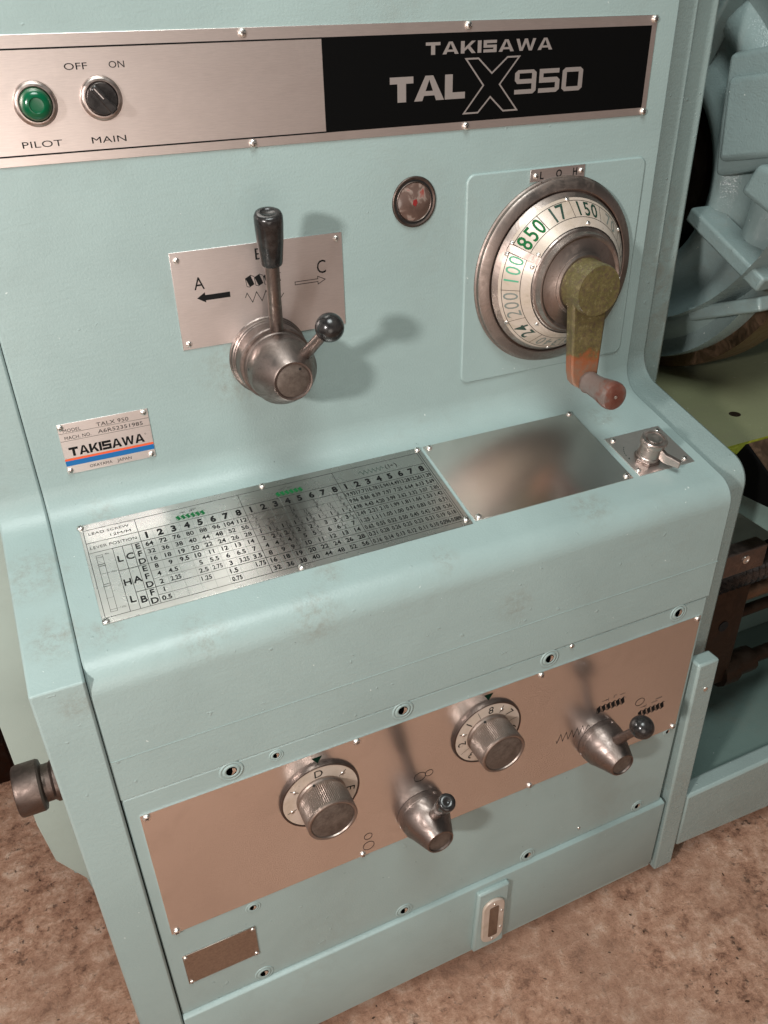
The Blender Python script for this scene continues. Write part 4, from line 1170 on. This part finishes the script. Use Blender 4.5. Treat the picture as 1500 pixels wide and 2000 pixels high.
# guard beyond the faceplate
bm = bmesh.new(); box(bm, 1.0, 3.2, 0.50, 0.56, -0.80, 0.9)
part('rear_guard', bm, 'paint_casting', L, bevel=0.01)
bm = bmesh.new(); lathe(bm, [(0.43, -0.02), (0.44, -0.16), (0.455, -0.30)], 64, cap=False)
part('guard_hood', bm, 'paint_casting', L, world=frame((1.10, 0.34, -0.12), (0, -1, 0), (0, 0, 1)), smooth=True)

# ---- bed: gap floor, ways
bm = bmesh.new()
prism(bm, [(0.60, -0.672), (-0.105, -0.672), (-0.105, -0.72), (0.6, -0.72)], 0.97, 3.0)
part('gap_floor', bm, 'olive_gap', L, world=MX, bevel=0.003)
bm = bmesh.new(); lathe(bm, [(0.011, 0.0), (0.011, 0.0006), (0, 0.0006)], 20)
part('tapped_hole', bm, 'machined_dark', L, world=Matrix.Translation((1.19, 0.02, -0.672)))
way = [(-0.050, -0.700), (-0.088, -0.668), (-0.120, -0.666), (-0.139, -0.631), (-0.250, -0.694), (-0.250, -0.712), (-0.14, -0.722), (-0.05, -0.722)]
bm = bmesh.new(); prism(bm, way, 1.052, 3.0)
part('bed_way', bm, 'bronze_way', L, world=MX)
bm = bmesh.new(); prism(bm, [(p_[0], p_[1]) for p_ in way], 1.046, 1.0515)
part('way_end', bm, 'black_field', L, world=MX)  # shade on the way's end face put in as a black sheet
bm = bmesh.new(); prism(bm, [(-0.0885, -0.6655), (-0.120, -0.6635), (-0.137, -0.6325), (-0.136, -0.6290), (-0.118, -0.6615), (-0.0875, -0.6635)], 1.056, 1.16)
part('way_edge', bm, 'fresh_cut', L, world=MX)
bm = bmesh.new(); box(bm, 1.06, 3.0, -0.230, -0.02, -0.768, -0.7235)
part('bed_ledge', bm, 'paint_teal_shaded', L, bevel=0.003)
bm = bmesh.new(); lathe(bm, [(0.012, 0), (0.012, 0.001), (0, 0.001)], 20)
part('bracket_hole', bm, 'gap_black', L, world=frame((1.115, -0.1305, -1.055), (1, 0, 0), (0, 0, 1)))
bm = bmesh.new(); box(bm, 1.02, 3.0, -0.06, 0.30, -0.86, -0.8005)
part('bed_rail', bm, 'paint_teal_shaded', L, bevel=0.004)

# leadscrew, feed rod and switch rod
def xrod(name, y, z, x0, x1, prof, m, seg=24, ang=30):
    bm = bmesh.new(); lathe(bm, prof(x1 - x0), seg)
    return part(name, bm, m, L, world=frame((x0, y, z), (0, 1, 0), (0, 0, 1)), smooth=True, ang=ang)
def screwprof(Lh):
    o = []; p_ = 0.012; k = 0.0
    while k < Lh:
        o += [(0.0175, k), (0.0175, k + .0045), (0.0215, k + .0062), (0.0215, k + .0105)]; k += p_
    return o
def boots(Lh):
    o = []; k = 0.0
    while k < Lh: o += [(0.026, k), (0.036, k + .008)]; k += .016
    return o
xrod('lead_screw', -0.110, -0.935, 0.94, 2.6, boots, 'black_plastic')
bm = bmesh.new(); box(bm, 0.93, 1.135, -0.165, -0.135, -0.892, -0.842)
ls = part('screw_bracket', bm, 'steel_worn', L, bevel=0.003)
bm = bmesh.new(); lathe(bm, [(0.0085, 0), (0.0082, 0.0015), (0.0055, 0.0016), (0.0045, 0.0004), (0, 0.0004)], 20)
part('socket_screw', bm, 'screw_steel', ls, world=frame((1.085, -0.1652, -0.862), (1, 0, 0), (0, 0, 1)), smooth=True)
bm = bmesh.new(); box(bm, 0.94, 1.165, -0.130, 0.02, -1.22, -0.962)
br = part('rod_bracket', bm, 'machined_dark', L, bevel=0.004)
xrod('feed_rod', -0.085, -1.03, 1.10, 2.6, lambda l: [(0.019, 0), (0.019, l)], 'bronze_way')
xrod('shaft_rod', -0.085, -1.085, 1.10, 2.6, lambda l: [(0.012, 0), (0.012, l)], 'machined_dark')
xrod('switch_rod', -0.105, -1.21, 0.95, 2.6, lambda l: [(0.017, 0), (0.017, 0.20), (0.036, 0.205), (0.036, 0.245), (0.028, 0.25), (0.028, 0.30), (0.016, 0.31), (0.016, l)], 'machined_dark', 12)

# ------------------------------------------------------------------ loose bits on the floor
BB = root('timber_block', (-0.50, 0.75, -1.55), 'dark brown timber block lying on the concrete behind the left end of the lathe', 'timber block')
bm = bmesh.new(); box(bm, -0.95, -0.278, 0.585, 0.72, -1.552, -1.43)
part('block', bm, 'wood_dark', BB, bevel=0.004)
bm = bmesh.new()
for k in range(420):
    x = random.uniform(-0.5, 1.7); y = random.uniform(-0.75, 0.6)
    if y > -0.23 and x > -0.08: y = random.uniform(-0.8, -0.3)
    r = random.choice((0.0007, 0.0009, 0.0013, 0.0019)) * random.uniform(0.6, 1.3)
    z = -1.555 + fh(x - .5, y - .3) + r * 0.3
    M_ = Matrix.Translation((x, y, z)) @ Matrix.Rotation(random.uniform(0, 6), 4, 'Z') @ Matrix.Diagonal((random.uniform(1, 2.6), 1, 0.45, 1))
    bmesh.ops.create_icosphere(bm, subdivisions=1, radius=r, matrix=M_)
for f in bm.faces: f.material_index = 0
part('floor_grit', bm, 'floor_grit' if 'floor_grit' in MAT else 'concrete', None, kind='stuff')
bpy.context.view_layer.update()
